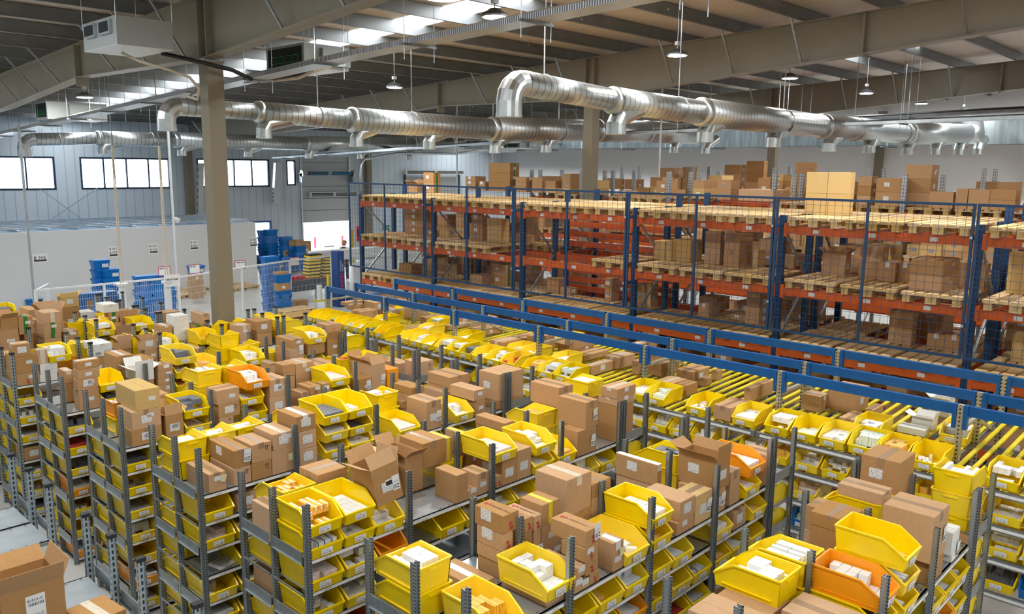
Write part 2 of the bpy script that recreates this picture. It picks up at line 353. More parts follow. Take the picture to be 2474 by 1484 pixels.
# second closed dock door further right
mb = MB(); mb.box(29.6,YB-.05,0,33.6,YB,4.35,mat('shutter_grey',(.42,.43,.42),.5)); d3 = struct(mb,'door_3')
mb = MB(); mb.box(29.5,YB-.08,0,29.6,YB,4.7,navyf); mb.box(33.6,YB-.08,0,33.7,YB,4.7,navyf); build(mb,'door_frame',d3)
grille('air_curtain',29.3,YB-.45,4.5,4.4,'long grey air curtain above the closed shutter right of the corner column')
mb = MB(); mb.box(XR,YN,-.2,XR+.2,YB+.2,8.4,farw); struct(mb,'wall_right')
mb = MB(); mb.box(XL-.2,YN,-.2,XL,YB,8.4,corr); struct(mb,'wall_left')
mb = MB(); mb.box(XL-.2,YN-.2,-.2,XR+.2,YN,8.4,farw); struct(mb,'wall_front')
# wall piers
def column(x, y, w=.29, top=None, label=''):
    t = empty('steel_column',(x,y,0)); tag(t,label,'column'); top = top or zg(y)-.9; c = w/2
    mb = MB(); f = .02
    mb.box(-c,-c,0,-c+.025,c,top,beige); mb.box(c-.025,-c,0,c,c,top,beige); mb.box(-c+.025,-.09,0,c-.025,-.075,top,beige); mb.box(-c+.025,-c,0,c-.025,-c+.02,top,beige); build(mb,'column_shaft',t)
    mb = MB(); mb.box(-c-.06,-c-.06,0,c+.06,c+.06,.02,beige); build(mb,'base_plate',t)
    if top < 7.4:
        mb = MB(); mb.box(-c-.02,-c-.02,top-.03,c+.02,c+.02,top+.0,beige)
        for sx in (-1,1):
            for sy in (-1,1): mb.tube([(sx*.1,sy*.1,top),(sx*.1,sy*.1,top+.02)],.018,6,galv)
        build(mb,'cap_plate',t)
    return t
GX = [-3.55, 6.85, 17.2, 27.42]
column(6.85,13.65,label='big beige steel column rising behind the bins left of centre',top=6.68)
column(17.2,13.65,label='beige steel column rising through the pallet racks, middle one',top=6.68)
column(27.42,13.65,label='beige steel column standing far back, left of the tall honey cartons',top=6.68)
column(17.0,YB-.2,label='beige column against the window wall beside the perforated duct',top=5.9)
column(26.9,YB-.2,label='beige column at the right of the raised dock door',top=5.9)
column(XR-.2,13.6,label='grey column against the far white wall',top=7.5)
BP = [(-11.3,6.72),(1,7.72),(13.65,6.72),(19.55,6.79),(25,6.36),(31.8,6.08),(YB-.02,5.86)]
def bz(y):
    for (a,za),(b,zb) in zip(BP,BP[1:]):
        if a <= y <= b: return za+(zb-za)*(y-a)/(b-a)
for gi, gx in enumerate(GX):
    t = empty('steel_girder',(gx,0,0)); tag(t,['long beige roof girder behind the camera left','nearest beige roof girder crossing the upper left over the big column','middle beige roof girder crossing over the picture centre','farthest beige roof girder near the white end wall'][gi],'girder')
    mb = MB(); yy = [YN+.02]+[p[0] for p in BP[1:]]
    top = [(y,zg(y)) for y in reversed(yy)]; bot = [(y,bz(y)) for y in yy]
    mb.prism(bot+top,'x',-.008,.008,girder_m); build(mb,'web_plate',t)
    for nm, f, d in (('top_flange',zg,-.018),('bottom_flange',bz,.018)):
        mb = MB()
        for a, b in zip(yy,yy[1:]):
            za, zb = f(a), f(b); mb.prism([(a,za),(b,zb),(b,zb+d),(a,za+d)],'x',-.14,.14,girder_m)
        build(mb,nm,t)
    for y in (6.75,19.55):
        mb = MB(); mb.box(-.14,y-.02,bz(y)-.18 if y > 7 else bz(y)-.05,.14,y+.02,zg(y)+.0,girder_m)
        build(mb,'splice_plate',t)
    mb = MB(); mb.box(-.14,13.5,bz(13.65),.14,13.53,zg(13.5),girder_m); mb.box(-.14,13.77,bz(13.65),.14,13.8,zg(13.8),girder_m); build(mb,'stiffener',t)
    y = -7.7; k = 0
    while y < 36:
        if k % 2 == 0 or True:
            mb = MB(); zb = bz(y)+.03; L = .75
            mb.bar((-L,y,zg(y)+.02),(-.13,y,zb),.045,.03,galv); build(mb,'flange_brace',t)
            mb = MB(); mb.bar((L,y,zg(y)+.02),(.13,y,zb),.045,.03,galv); build(mb,'flange_brace',t)
        y += 3.14 if gi in (0,) else 1.57*(2 if k % 3 == 0 else 1); k += 1
# diagonal tie rods on the window wall
for a, b, c, d, lb in ((12.55,3.86,10.1,2.6,'left'),(12.9,3.86,15.4,2.6,'right')): pass
mb = MB(); mb.bar((aty(95,455,36.5)),(aty(205,535,36.5)),.02,.02,galv); mb.bar((aty(250,445,36.5)),(aty(125,530,36.5)),.02,.02,galv); tag(build(mb,'cross_brace'),'thin crossed steel tie rods below the windows','brace')
# ------------------------------------------------------------------ ducts
def spiral():
    m, nt, b = nmat('spiral_seam_duct'); N = nt.nodes; L = nt.links
    tc = N.new('ShaderNodeTexCoord'); sx = N.new('ShaderNodeSeparateXYZ'); L.new(tc.outputs['Object'], sx.inputs[0])
    mu = N.new('ShaderNodeMath'); mu.operation = 'MULTIPLY'; mu.inputs[1].default_value = 7.0; L.new(sx.outputs[0], mu.inputs[0])
    fr = N.new('ShaderNodeMath'); fr.operation = 'FRACT'; L.new(mu.outputs[0], fr.inputs[0])
    lt = N.new('ShaderNodeMath'); lt.operation = 'LESS_THAN'; lt.inputs[1].default_value = .12; L.new(fr.outputs[0], lt.inputs[0])
    no = N.new('ShaderNodeTexNoise'); no.inputs['Scale'].default_value = 25; L.new(tc.outputs['Object'], no.inputs['Vector'])
    m1 = N.new('ShaderNodeMix'); m1.data_type = 'RGBA'; m1.inputs[6].default_value = (.52,.56,.565,1); m1.inputs[7].default_value = (.66,.70,.70,1); L.new(no.outputs[0], m1.inputs[0])
    mx = N.new('ShaderNodeMix'); mx.data_type = 'RGBA'; L.new(m1.outputs[2], mx.inputs[6]); mx.inputs[7].default_value = (.25,.26,.26,1); L.new(lt.outputs[0], mx.inputs[0]); L.new(mx.outputs[2], b.inputs['Base Color'])
    bp = N.new('ShaderNodeBump'); bp.inputs['Strength'].default_value = .15; bp.inputs['Distance'].default_value = .004; L.new(lt.outputs[0], bp.inputs['Height']); L.new(bp.outputs[0], b.inputs['Normal'])
    b.inputs['Metallic'].default_value = .92; b.inputs['Roughness'].default_value = .36; return m
spm = spiral()
def duct(Y, pts, rad, outs, label, orad, chains, endz=None):
    P = [aty(x,y,Y) for x,y in pts]; t = empty('ventilation_duct',tuple(P[0])); o0 = P[0]; tag(t,label,'duct')
    for i in range(1,len(P)-1):
        mb = MB(); mb.tube([P[i]-o0,P[i+1]-o0],rad[i],24,spm); build(mb,'pipe_section',t,smooth=True)
    for i in range(2,len(P)-1):
        mb = MB(); mb.tube([P[i]-o0-Vector((.1,0,0)),P[i]-o0-Vector((.02,0,0)),P[i]-o0+Vector((.05,0,0))],[rad[i-1]*1.005,rad[i]*1.04,rad[i]*1.04],24,ductm); build(mb,'reducer_collar',t,smooth=True)
    a = P[1]-o0; r = rad[1]; mb = MB(); pp = []
    for k in range(5): th = math.pi/2*k/4; R_ = r*1.5; pp.append(a+Vector((-R_*math.sin(th),0,-R_+R_*math.cos(th))))
    pp.append(pp[-1]+Vector((0,0,-r*1.1))); mb.tube(pp,[r*1.02]*5+[r*1.02],20,ductm); build(mb,'elbow',t)
    mb = MB(); mb.tube([pp[-1]+Vector((0,0,.04)),pp[-1]+Vector((0,0,-.02))],r*1.06,20,ductm); build(mb,'outlet_collar',t)
    def zat(X):
        for i in range(1,len(P)-1):
            if P[i].x <= X <= P[i+1].x: f = (X-P[i].x)/(P[i+1].x-P[i].x); return P[i].z+(P[i+1].z-P[i].z)*f, rad[i]
        return P[-1].z, rad[-1]
    for ox, oy in outs:
        q = aty(ox,oy,Y); X = q.x; zc, rr = zat(X); zc -= 0
        top = Vector((X+.66,Y,zc-rr*.35))-o0; bot = Vector((X,Y,min(q.z,zc-rr-.3)))-o0
        mb = MB(); m1_ = bot+Vector((0,0,.17)); m2 = m1_+Vector((.07,0,.12))
        mb.tube([top,m2,m1_,bot],orad,18,ductm); mb.tube([bot+Vector((0,0,.05)),bot+Vector((0,0,.02))],orad*1.06,18,ductm); build(mb,'outlet_spout',t)
    for cx_ in chains:
        q = aty(cx_[0],cx_[1],Y); zc, rr = zat(q.x); mb = MB(); mb.tube([Vector((q.x,Y,zc+rr))-o0,Vector((q.x,Y,zg(Y)))-o0],.012,5,chrome); mb.tube([Vector((q.x,Y-rr*1.03*math.sin(a_),zc+rr*1.03*math.cos(a_)))-o0 for a_ in [i*math.pi/8 for i in range(17)]],.008,5,chrome); build(mb,'hanger_chain',t)
    return t, P
d_1, DP = duct(8.7,[(1215,240),(1262,201),(1480,242),(1694,271),(1985,305),(2190,322),(2330,323)],[.185,.19,.225,.275,.30,.32,.33],[(1488,325),(1703,340),(1868,352),(2002,366),(2098,368),(2190,373),(2258,374),(2315,375),(2361,373)],'largest silver ventilation duct hanging at upper right, growing wider to the right',.17,[(1315,180),(1640,230),(1893,262),(2065,280),(2180,290)])
d_2, DP2 = duct(15.3,[(410,275),(432,258),(625,271),(850,290),(1188,312),(1440,316),(1560,318),(1690,325)],[.16,.165,.21,.27,.31,.33,.34,.34],[(638,325),(862,336),(1037,346),(1197,352),(1320,353),(1628,360),(1705,362)],'middle silver ventilation duct passing behind the big beige column',.15,[(768,280),(995,300),(1350,300)])
d_3, DP3 = duct(31.0,[(62,352),(82,337),(237,334),(425,338),(740,347),(1000,350),(1240,352)],[.2,.21,.25,.29,.32,.36,.38],[(248,372),(440,375),(600,377),(747,382),(872,384),(988,386)],'farthest silver ventilation duct running in front of the window wall',.17,[(140,325),(365,330),(540,330),(900,340)])
# duct 1 meets the rectangular main
e = DP[-1]; mb = MB(); mb.tube([Vector((0,0,0)),Vector((1.2,0,.05)),Vector((2.0,.3,.35)),Vector((2.5,.7,.6))],[.3,.31,.36,.45],24,ductm); build(mb,'end_bend',d_1,loc=tuple(e-Vector(d_1.location)),smooth=True)
md = empty('rectangular_duct',(35.6,14,6.0)); tag(md,'long rectangular galvanised main duct along the far white wall','duct')
for k in range(16):
    mb = MB(); y = -20+k*2.65; mb.box(-.5,y+.02,0,.5,y+2.62,.95,mat('duct_sheet',(.20,.24,.255),.35,.6,noise=.3,nscale=2,stretch=(.2,3,.4))); build(mb,'duct_segment',md)
    mb = MB(); mb.box(-.53,y-.03,-.03,.53,y+.03,.98,galv_l); mb.box(-1.2,y-.03,-.09,.6,y+.03,-.05,galv_d); build(mb,'flange_bar',md)
# ------------------------------------------------------------------ cable trays
def tray(X, ends, w, label, m, cables, rods=2.2):
    P = [Vector(p) for p in ends]; t = empty('cable_tray',tuple(P[0])); tag(t,label,'cable tray'); o0 = P[0]
    mb = MB()
    for a, b in zip(P,P[1:]):
        a_, b_ = a-o0, b-o0
        mb.quad([a_+Vector((-w/2,0,0)),a_+Vector((w/2,0,0)),b_+Vector((w/2,0,0)),b_+Vector((-w/2,0,0))],m)
        for s in (-1,1): mb.quad([a_+Vector((s*w/2,0,0)),a_+Vector((s*w/2,0,.07)),b_+Vector((s*w/2,0,.07)),b_+Vector((s*w/2,0,0))],m)
    build(mb,'tray_channel',t)
    for i, (dx, r, mm) in enumerate(cables):
        mb = MB(); mb.tube([p-o0+Vector((dx,0,.03+r)) for p in P],r,7,mm); build(mb,'cable',t,smooth=True)
    a = P[0].y
    while a < P[-1].y:
        for p, q in zip(P,P[1:]):
            if p.y <= a <= q.y:
                z = p.z+(q.z-p.z)*(a-p.y)/(q.y-p.y); mb = MB()
                mb.box(-w/2-.12,a-o0.y-.02,z-o0.z-.03,w/2+.12,a-o0.y+.02,z-o0.z,galv_d)
                for s in (-1,1): mb.tube([(s*(w/2+.09),a-o0.y,z-o0.z-.22),(s*(w/2+.09),a-o0.y,zg(a)-o0.z)],.006,5,galv_l)
                build(mb,'hanger',t)
                break
        a += rods
    return t
cream = foamw
tray(7.6,[(7.7,-4,6.95),(7.7,5.6,6.76),(7.7,10.4,6.6),(7.7,15.3,6.37),(7.7,28.5,5.78),(7.7,36,5.4)],.36,'long perforated cable tray descending across the ceiling past the big column',tray_m,[(-.08,.04,cream),(.0,.035,cream),(.09,.03,galv_d)])
tray(24,[(24,-4,6.55),(24,6,6.45),(24,14.4,6.25),(24,25,5.85),(24,34,5.5)],.45,'dark cable tray hanging far back above the racks at right',galv_d,[(-.12,.05,blackp),(0,.03,galv_l),(.14,.06,blackp)],3)
tray(20.5,[(20.5,4,6.1),(20.5,14.4,5.98),(20.5,24,5.62),(20.5,35,5.25)],.3,'slim silver cable tray beside the farthest silver duct outlets',galv_l,[(0,.04,galv_d)],3)
# ------------------------------------------------------------------ ceiling fan-coil units
def coil(x0, y0, z0, sx, sy, sz, label, front, green):
    t = empty('fan_coil_unit',(x0,y0,z0)); tag(t,label,'air conditioner')
    mb = MB(); mb.box(0,0,0,sx,sy,sz,mat('coil_casing',(.46,.50,.50),.45,.3)); mb.box(.0,.0,-.008,sx,sy,0,white_p); build(mb,'casing',t)
    if green:
        mb = MB(); mb.box(-.012,.08,.05,0,sy-.08,sz-.05,darkhole); build(mb,'intake',t)
        for k in range(4):
            mb = MB(); w = (sy-.3)/4; a = .15+k*w; mb.box(-.02,a+.02,.1,-.013,a+w-.04,.11,mat('green_filter',(.02,.35,.08),.5)); mb.box(-.02,a+.02,.22,-.013,a+w-.04,.23,MATS['green_filter']); mb.box(-.02,a+.02,.11,-.013,a+.03,.22,MATS['green_filter']); mb.box(-.02,a+w-.05,.11,-.013,a+w-.04,.22,MATS['green_filter']); build(mb,'filter_frame',t)
        mb = MB(); mb.box(sx*.35,-.1,.05,sx*.98,0,sz-.07,mat('coil_casing',(0,0,0))); build(mb,'control_box',t)
        mb = MB(); mb.box(sx*.75,-.108,.2,sx*.87,-.1,.28,tape_y); build(mb,'yellow_sticker',t)
        mb = MB(); mb.box(sx*.5,-.108,.06,sx*.68,-.1,.2,paper); build(mb,'rating_plate',t)
    else:
        for a in (.2,sy-.55):
            mb = MB(); mb.box(-.05,a-.04,sz*.42,0,a+.39,sz*.9,galv_l); mb.box(-.056,a,sz*.48,-.05,a+.35,sz*.84,darkhole); build(mb,'air_outlet',t)
    for a in (0,sx):
        for b in (0,sy): mb = MB(); mb.tube([(a,b,sz*.8),(a,b,zg(y0+b)-z0)],.006,5,galv_l); build(mb,'hanger_rod',t)
    return t
coil(5.16,13.2,6.74,.86,1.35,.42,'fan coil unit with two square outlets hanging left of the big column',0,0)
coil(8.45,13.3,6.72,.95,1.3,.42,'fan coil unit with green filters hanging right of the big column',0,1)
q = aty(103,330,24.5); coil(q.x,24.0,6.1,1.5,.9,.45,'small fan coil unit with green filters near the window wall',0,1)
q = aty(1128,343,27); coil(q.x,26,5.72,1.1,1.2,.42,'distant fan coil unit with two outlets under the middle duct',0,0)
q = aty(1236,343,25.5); coil(q.x,25,5.8,1.4,1.0,.42,'distant fan coil unit with green filters under the middle duct',0,1)
def hose(pts, r, m, name, label): 
    mb = MB(); mb.tube(pts,r,8,m); tag(build(mb,name,smooth=True),label,'pipe')
hose([(6.0,13.6,6.72),(6.5,13.25,6.6),(7.0,13.2,6.52),(7.45,13.4,6.42),(7.6,13.8,6.45)],.035,blackp,'drain_hose','black hose running from the left fan coil unit past the big column')
hose([(8.9,13.2,6.75),(8.4,13.3,6.6),(7.9,13.6,6.48),(7.7,14.1,6.45)],.035,blackp,'drain_hose','black hose running from the right fan coil unit to the cable tray')
hose([(5.5,13.9,6.7),(5.6,13.5,6.55),(6.0,13.4,6.45),(6.35,13.4,6.36),(6.5,13.4,6.2),(6.52,13.5,6.02),(6.6,14.0,6.1),(7.0,14.4,6.3),(7.5,14.6,6.42)],.022,foamw,'refrigerant_pipe','cream lagged pipe looping below the left fan coil unit')
hose([(8.9,13.15,6.75),(8.5,13.1,6.62),(8.3,13.3,6.5),(7.9,13.9,6.45)],.03,foamw,'refrigerant_pipe','cream lagged pipe hanging below the right fan coil unit')
# ------------------------------------------------------------------ high-bay lamps
def lamp_proto():
    t = empty('high_bay_lamp',(0,0,0)); tag(t,'round high bay lamp close to the camera at the top edge','lamp')
    mb = MB(); mb.tube([(0,0,.02),(0,0,.05),(0,0,.09),(0,0,.13)],[.2,.2,.13,.07],20,mat('lamp_casing',(.09,.09,.1),.45,.5)); mb.tube([(0,0,0),(0,0,.03)],[.205,.205],20,chrome); build(mb,'housing',t,smooth=False)
    mb = MB(); mb.tube([(0,0,-.006),(0,0,.0)],[.165,.165],20,lamp_m); build(mb,'lens',t)
    mb = MB(); mb.box(-.05,-.035,.2,.05,.035,.27,white_p); mb.tube([(0,0,.13),(0,0,.2)],.01,6,chrome); build(mb,'driver_box',t)
    mb = MB(); mb.tube([(0,0,.27),(0,0,1.0)],.006,5,chrome); build(mb,'suspension_chain',t); return t
LP = lamp_proto()
LAMPS = [(1070,-5,103,''),(1195,42,38,'round high bay lamp under the roof right of the nearest one'),(1636,135,35,'silver high bay lamp on a long chain above the largest duct'),(953,212,24,'high bay lamp hanging above the middle duct'),(205,236,26,'high bay lamp glowing below the roof at far left'),(1908,190,28,'high bay lamp just under the middle girder'),(2093,226,27,'silver high bay lamp on a chain below the small skylight'),(2226,251,22,'high bay lamp below the farthest girder'),(2328,271,17,'rightmost high bay lamp above the dark cable tray'),(895,311,13,'tiny distant high bay lamp between the two left ducts')]
for i, (x, y, d, lb) in enumerate(LAMPS):
    dep = F*.41/d; r_ = ray(x,y); dep = min(dep, 34/r_.y, 35/r_.x)
    for _ in range(60):
        P = Vector((r_.x*dep,r_.y*dep,CAMZ+r_.z*dep))
        if P.z+.75 <= zg(P.y): break
        dep *= .97
    print('lamp',i,[round(v,2) for v in P],round(zg(P.y),2))
    o = LP if i == 0 else dup(LP)
    o.location = P
    if lb: tag(o,lb,'lamp')
for (x,y) in ((-3,3),(3,-4),(12,-3),(12,3.5),(22,-2),(30,3),(-4,14),(-4,25),(2,20)):   # more of the same lamps outside the picture
    o = dup(LP); o.location = (x,y,zg(y)-1.0); tag(o,'high bay lamp behind or beside the camera, outside the picture','lamp','lamps outside the picture')
# ------------------------------------------------------------------ vertical service poles
def pole(px, py, base, top, w, label, extra=None, m=white_p):
    P = atz(px,py,0) if base is None else Vector(base); t = empty('service_pole',(P.x,P.y,0)); tag(t,label,'pole')
    mb = MB(); mb.box(-w/2,-w/2,0,w/2,w/2,top,m); build(mb,'pole_shaft',t)
    if extra: extra(t,P)
    return t,P
def bowl(zb):
    def f(t,P):
        mb = MB(); mb.tube([(0,0,zb-.12),(0,0,zb-.06),(0,0,zb)],[.06,.13,.15],16,white_p); build(mb,'bowl',t)
        for dx in (-.03,.03):
            mb = MB(); mb.tube([(dx,0,zb),(dx*.4,0,zg(P.y)-2.0)],.015,6,foamw); build(mb,'conduit',t)
        mb = MB(); mb.tube([(0,0,zg(P.y)-2.0),(0,0,zg(P.y))],.012,6,galv_d); build(mb,'chain',t)
    return f
pole(None,None,tuple(aty(300,765,21.5).xy)+(0,),1.55+.35,.13,'white floor column with bowl top, wires going up, left one',bowl(1.95))
pole(None,None,tuple(aty(405,700,21.2).xy)+(0,),1.9,.13,'white floor column with bowl top beside the VERIFICARE sign',bowl(1.95))
def camarm(zb, s):
    def f(t,P):
        mb = MB(); mb.box(0,-.02,zb,.45*s,.02,zb+.04,white_p); mb.tube([(.45*s,0,zb),(.45*s,0,zb-.05),(.45*s,0,zb-.13),(.45*s,0,zb-.17)],[.1,.1,.08,.02],12,white_p); build(mb,'dome_camera',t)
    return f
pole(432,760,None,6.2,.06,'tall thin white pole carrying a dome camera right of the VERIFICARE sign',camarm(3.2,.3))
pole(None,None,tuple(aty(80,700,26.2).xy)+(0,),6.0,.06,'tall thin grey pole at the left end of the mesh fence',None,galv_l)
for i,(px,py,X,lb) in enumerate(((1104,420,22,'thin white pipe hanging left of the stacked cartons on the racks'),(1190,420,20.6,'thicker white pipe hanging behind the stacked cartons'),(1590,470,19.8,'thin white pipe hanging right of the middle column'))):
    q = atx(px,py,X); mb = MB(); mb.tube([(0,0,4.2 if i<2 else 4.3),(0,0,zg(q.y))],.03,8,white_p); tag(build(mb,'drop_pipe',loc=(q.x,q.y,0)),lb,'pipe')
# perforated vertical cable duct on window wall
q = aty(668,390,36.2); mb = MB(); mb.prism([(q.x-.3,3.1),(q.x+.05,3.1),(q.x+.3,5.05),(q.x-.1,5.05)],'y',36.1,36.3,tray_m); tag(build(mb,'wall_cable_duct'),'slanted perforated cable duct on the wall between two windows','cable duct')
q = aty(480,400,36.2); mb = MB(); mb.prism([(q.x-.2,2.6),(q.x+.05,2.6),(q.x+.2,5.0),(q.x-.05,5.0)],'y',36.1,36.25,tray_m); tag(build(mb,'wall_cable_duct'),'perforated cable duct beside the big column in front of a window','cable duct')
hose([aty(*p,30) for p in ((872,470),(872,400),(880,385),(960,370),(1100,372),(1250,352),(1500,338))],.06,galv_l,'conduit_pipe','pale conduit bending down beside the left end of the rack fence')
# ------------------------------------------------------------------ light
w = bpy.data.worlds.new('sky'); SC.world = w; w.use_nodes = True; nt = w.node_tree
bg = nt.nodes['Background']; bg.inputs['Color'].default_value = (.80,.90,1.0,1); bg.inputs['Strength'].default_value = 5.5
mb = MB(); mb.box(-40,YB+.25,-1.2,90,120,-1.0,mat('yard_concrete',(.7,.7,.7),.9)); g = build(mb,'yard_ground'); g['kind'] = 'structure'
SC.view_settings.view_transform = 'Standard'; SC.view_settings.look = 'None'; SC.view_settings.gamma = 1; SC.view_settings.use_curve_mapping = False
SC.view_settings.exposure = 0.58
SC.cycles.max_bounces = 6; SC.cycles.diffuse_bounces = 4; SC.cycles.glossy_bounces = 3; SC.cycles.transmission_bounces = 3; SC.cycles.sample_clamp_indirect = 6; SC.cycles.use_denoising = True
SC.cycles.caustics_reflective = False; SC.cycles.caustics_refractive = False
# ================================================================== GOODS: prototypes
LABTXT = ['G-098-B-1','G-100-A-3','G-098-A-2','I-100-E-1','G-095-B-1','F-098-D-2','H-062-C-3']
def label_mesh(w, h, txt=None, base=lab_m, two=False):
    mb = MB(); mb.box(-w/2,-.0012,0,w/2,0,h,base if not txt else paper)
    if txt:
        ts = min(h*.42,w*.19); text_geo(mb,txt,ts,(-w*.44,-.0013,h*.55),(1,0,0),(0,0,1),ink)
        for i in range(14):
            x = -w*.42+i*w*.035
            if i % 3 != 1: mb.box(x,-.0018,h*.1,x+w*.018,-.0012,h*.4,ink)
        mb.box(w*.12,-.0018,h*.3,w*.42,-.0012,h*.38,ink); mb.box(w*.12,-.0018,h*.12,w*.36,-.0012,h*.2,ink)
    me = mb.mesh('label'); return me
LAB_BIN = [label_mesh(.105,.05,t) for t in LABTXT]
LAB_BIG = label_mesh(.11,.085); LAB_SM = label_mesh(.075,.045); LAB_TALL = label_mesh(.07,.13,'G-098-A-2'); LAB_NOTE = label_mesh(.05,.075,None,note)
# stacking picking bin, open front facing -Y, origin = centre of the base at the front edge
def bin_mesh(m, Wd=.305, D=.485, Hh=.195):
    mb = MB(); t = .007; w = Wd/2; fl = .09
    b = w-.016                                           # narrower foot
    mb.box(-b,.02,0,b,D-.02,t,m)
    # side walls, profile in (y,z): full height at back, sloping to the low lip at the front
    prof = [(.02,0),(D-.015,0),(D,Hh),(.155,Hh),(.045,fl+.035),(.012,fl),(.0,fl)]
    for s in (-1,1):
        i = len(mb.v); k = mb.mi(m)
        out = []; inn = []
        for (y,z) in prof:
            xw = b+(w-b)*z/Hh; out.append((s*xw,y,z)); inn.append((s*(xw-t),y,z))
        n = len(prof); mb.v += out+inn
        mb.f.append(tuple(i+j for j in (range(n) if s > 0 else reversed(range(n))))); mb.m.append(k)
        mb.f.append(tuple(i+n+j for j in (reversed(range(n)) if s > 0 else range(n)))); mb.m.append(k)
        for j in range(n):
            q = (j+1)%n; f = (i+j,i+n+j,i+n+q,i+q); mb.f.append(f if s < 0 else f[::-1]); mb.m.append(k)
        # rim strip along the top and down the slope
        for (ya,za),(yb,zb) in (((D,Hh),(.155,Hh)),((.155,Hh),(.045,fl+.035)),((.045,fl+.035),(.0,fl))):
            xa = b+(w-b)*za/Hh; xb = b+(w-b)*zb/Hh
            mb.bar((s*(xa+.0),ya,za-.004),(s*(xb+.0),yb,zb-.004),.014,.011,m)
        mb.box(s*(b+.006)-(.004 if s>0 else -.0)*1,.06,.03,s*(b+.006)+(.006),D-.06,.036,m)
    # back wall with grip ledge
    mb.quad([(-b,D-.015,0),(b,D-.015,0),(w,D,Hh),(-w,D,Hh)][::-1],m); mb.quad([(-b+t,D-.015-t,0),(b-t,D-.015-t,0),(w-t,D-t,Hh),(-w+t,D-t,Hh)],m)
    mb.bar((-w,D,Hh-.005),(w,D,Hh-.005),.014,.011,m); mb.box(-.055,D-.005,Hh-.045,.055,D+.008,Hh-.03,m)
    # front lip
    mb.prism([(.02,0),(.027,0),(.012,fl),(.0,fl)],'x',-b-.004,b+.004,m); mb.bar((-w+.012,.006,fl),(w-.012,.006,fl),.016,.013,m)
    return mb.mesh('storage_bin')
BM = {'y': bin_mesh(yellow), 'o': bin_mesh(orange), 's': bin_mesh(yellow,.205,.34,.15), 'd': bin_mesh(bluep)}
BCOL = {'y':'yellow','o':'orange','s':'small yellow','d':'blue'}
ALL = []   # every storage thing, for labels and contents
def add_bin(x, y, z, rz=0, kind='y', fill=None, lab=True, where=''):
    """x,y = front-centre of the base in world space"""
    o = obj('storage_bin', BM[kind], None, (x,y,z), rz)
    if lab: obj('bin_label', rnd.choice(LAB_BIN), o, (rnd.uniform(-.03,.0),-.0005,.022), 0)
    ALL.append(dict(o=o,t='bin',k=kind,x=x,y=y,z=z,rz=rz,fill=fill,where=where)); return o
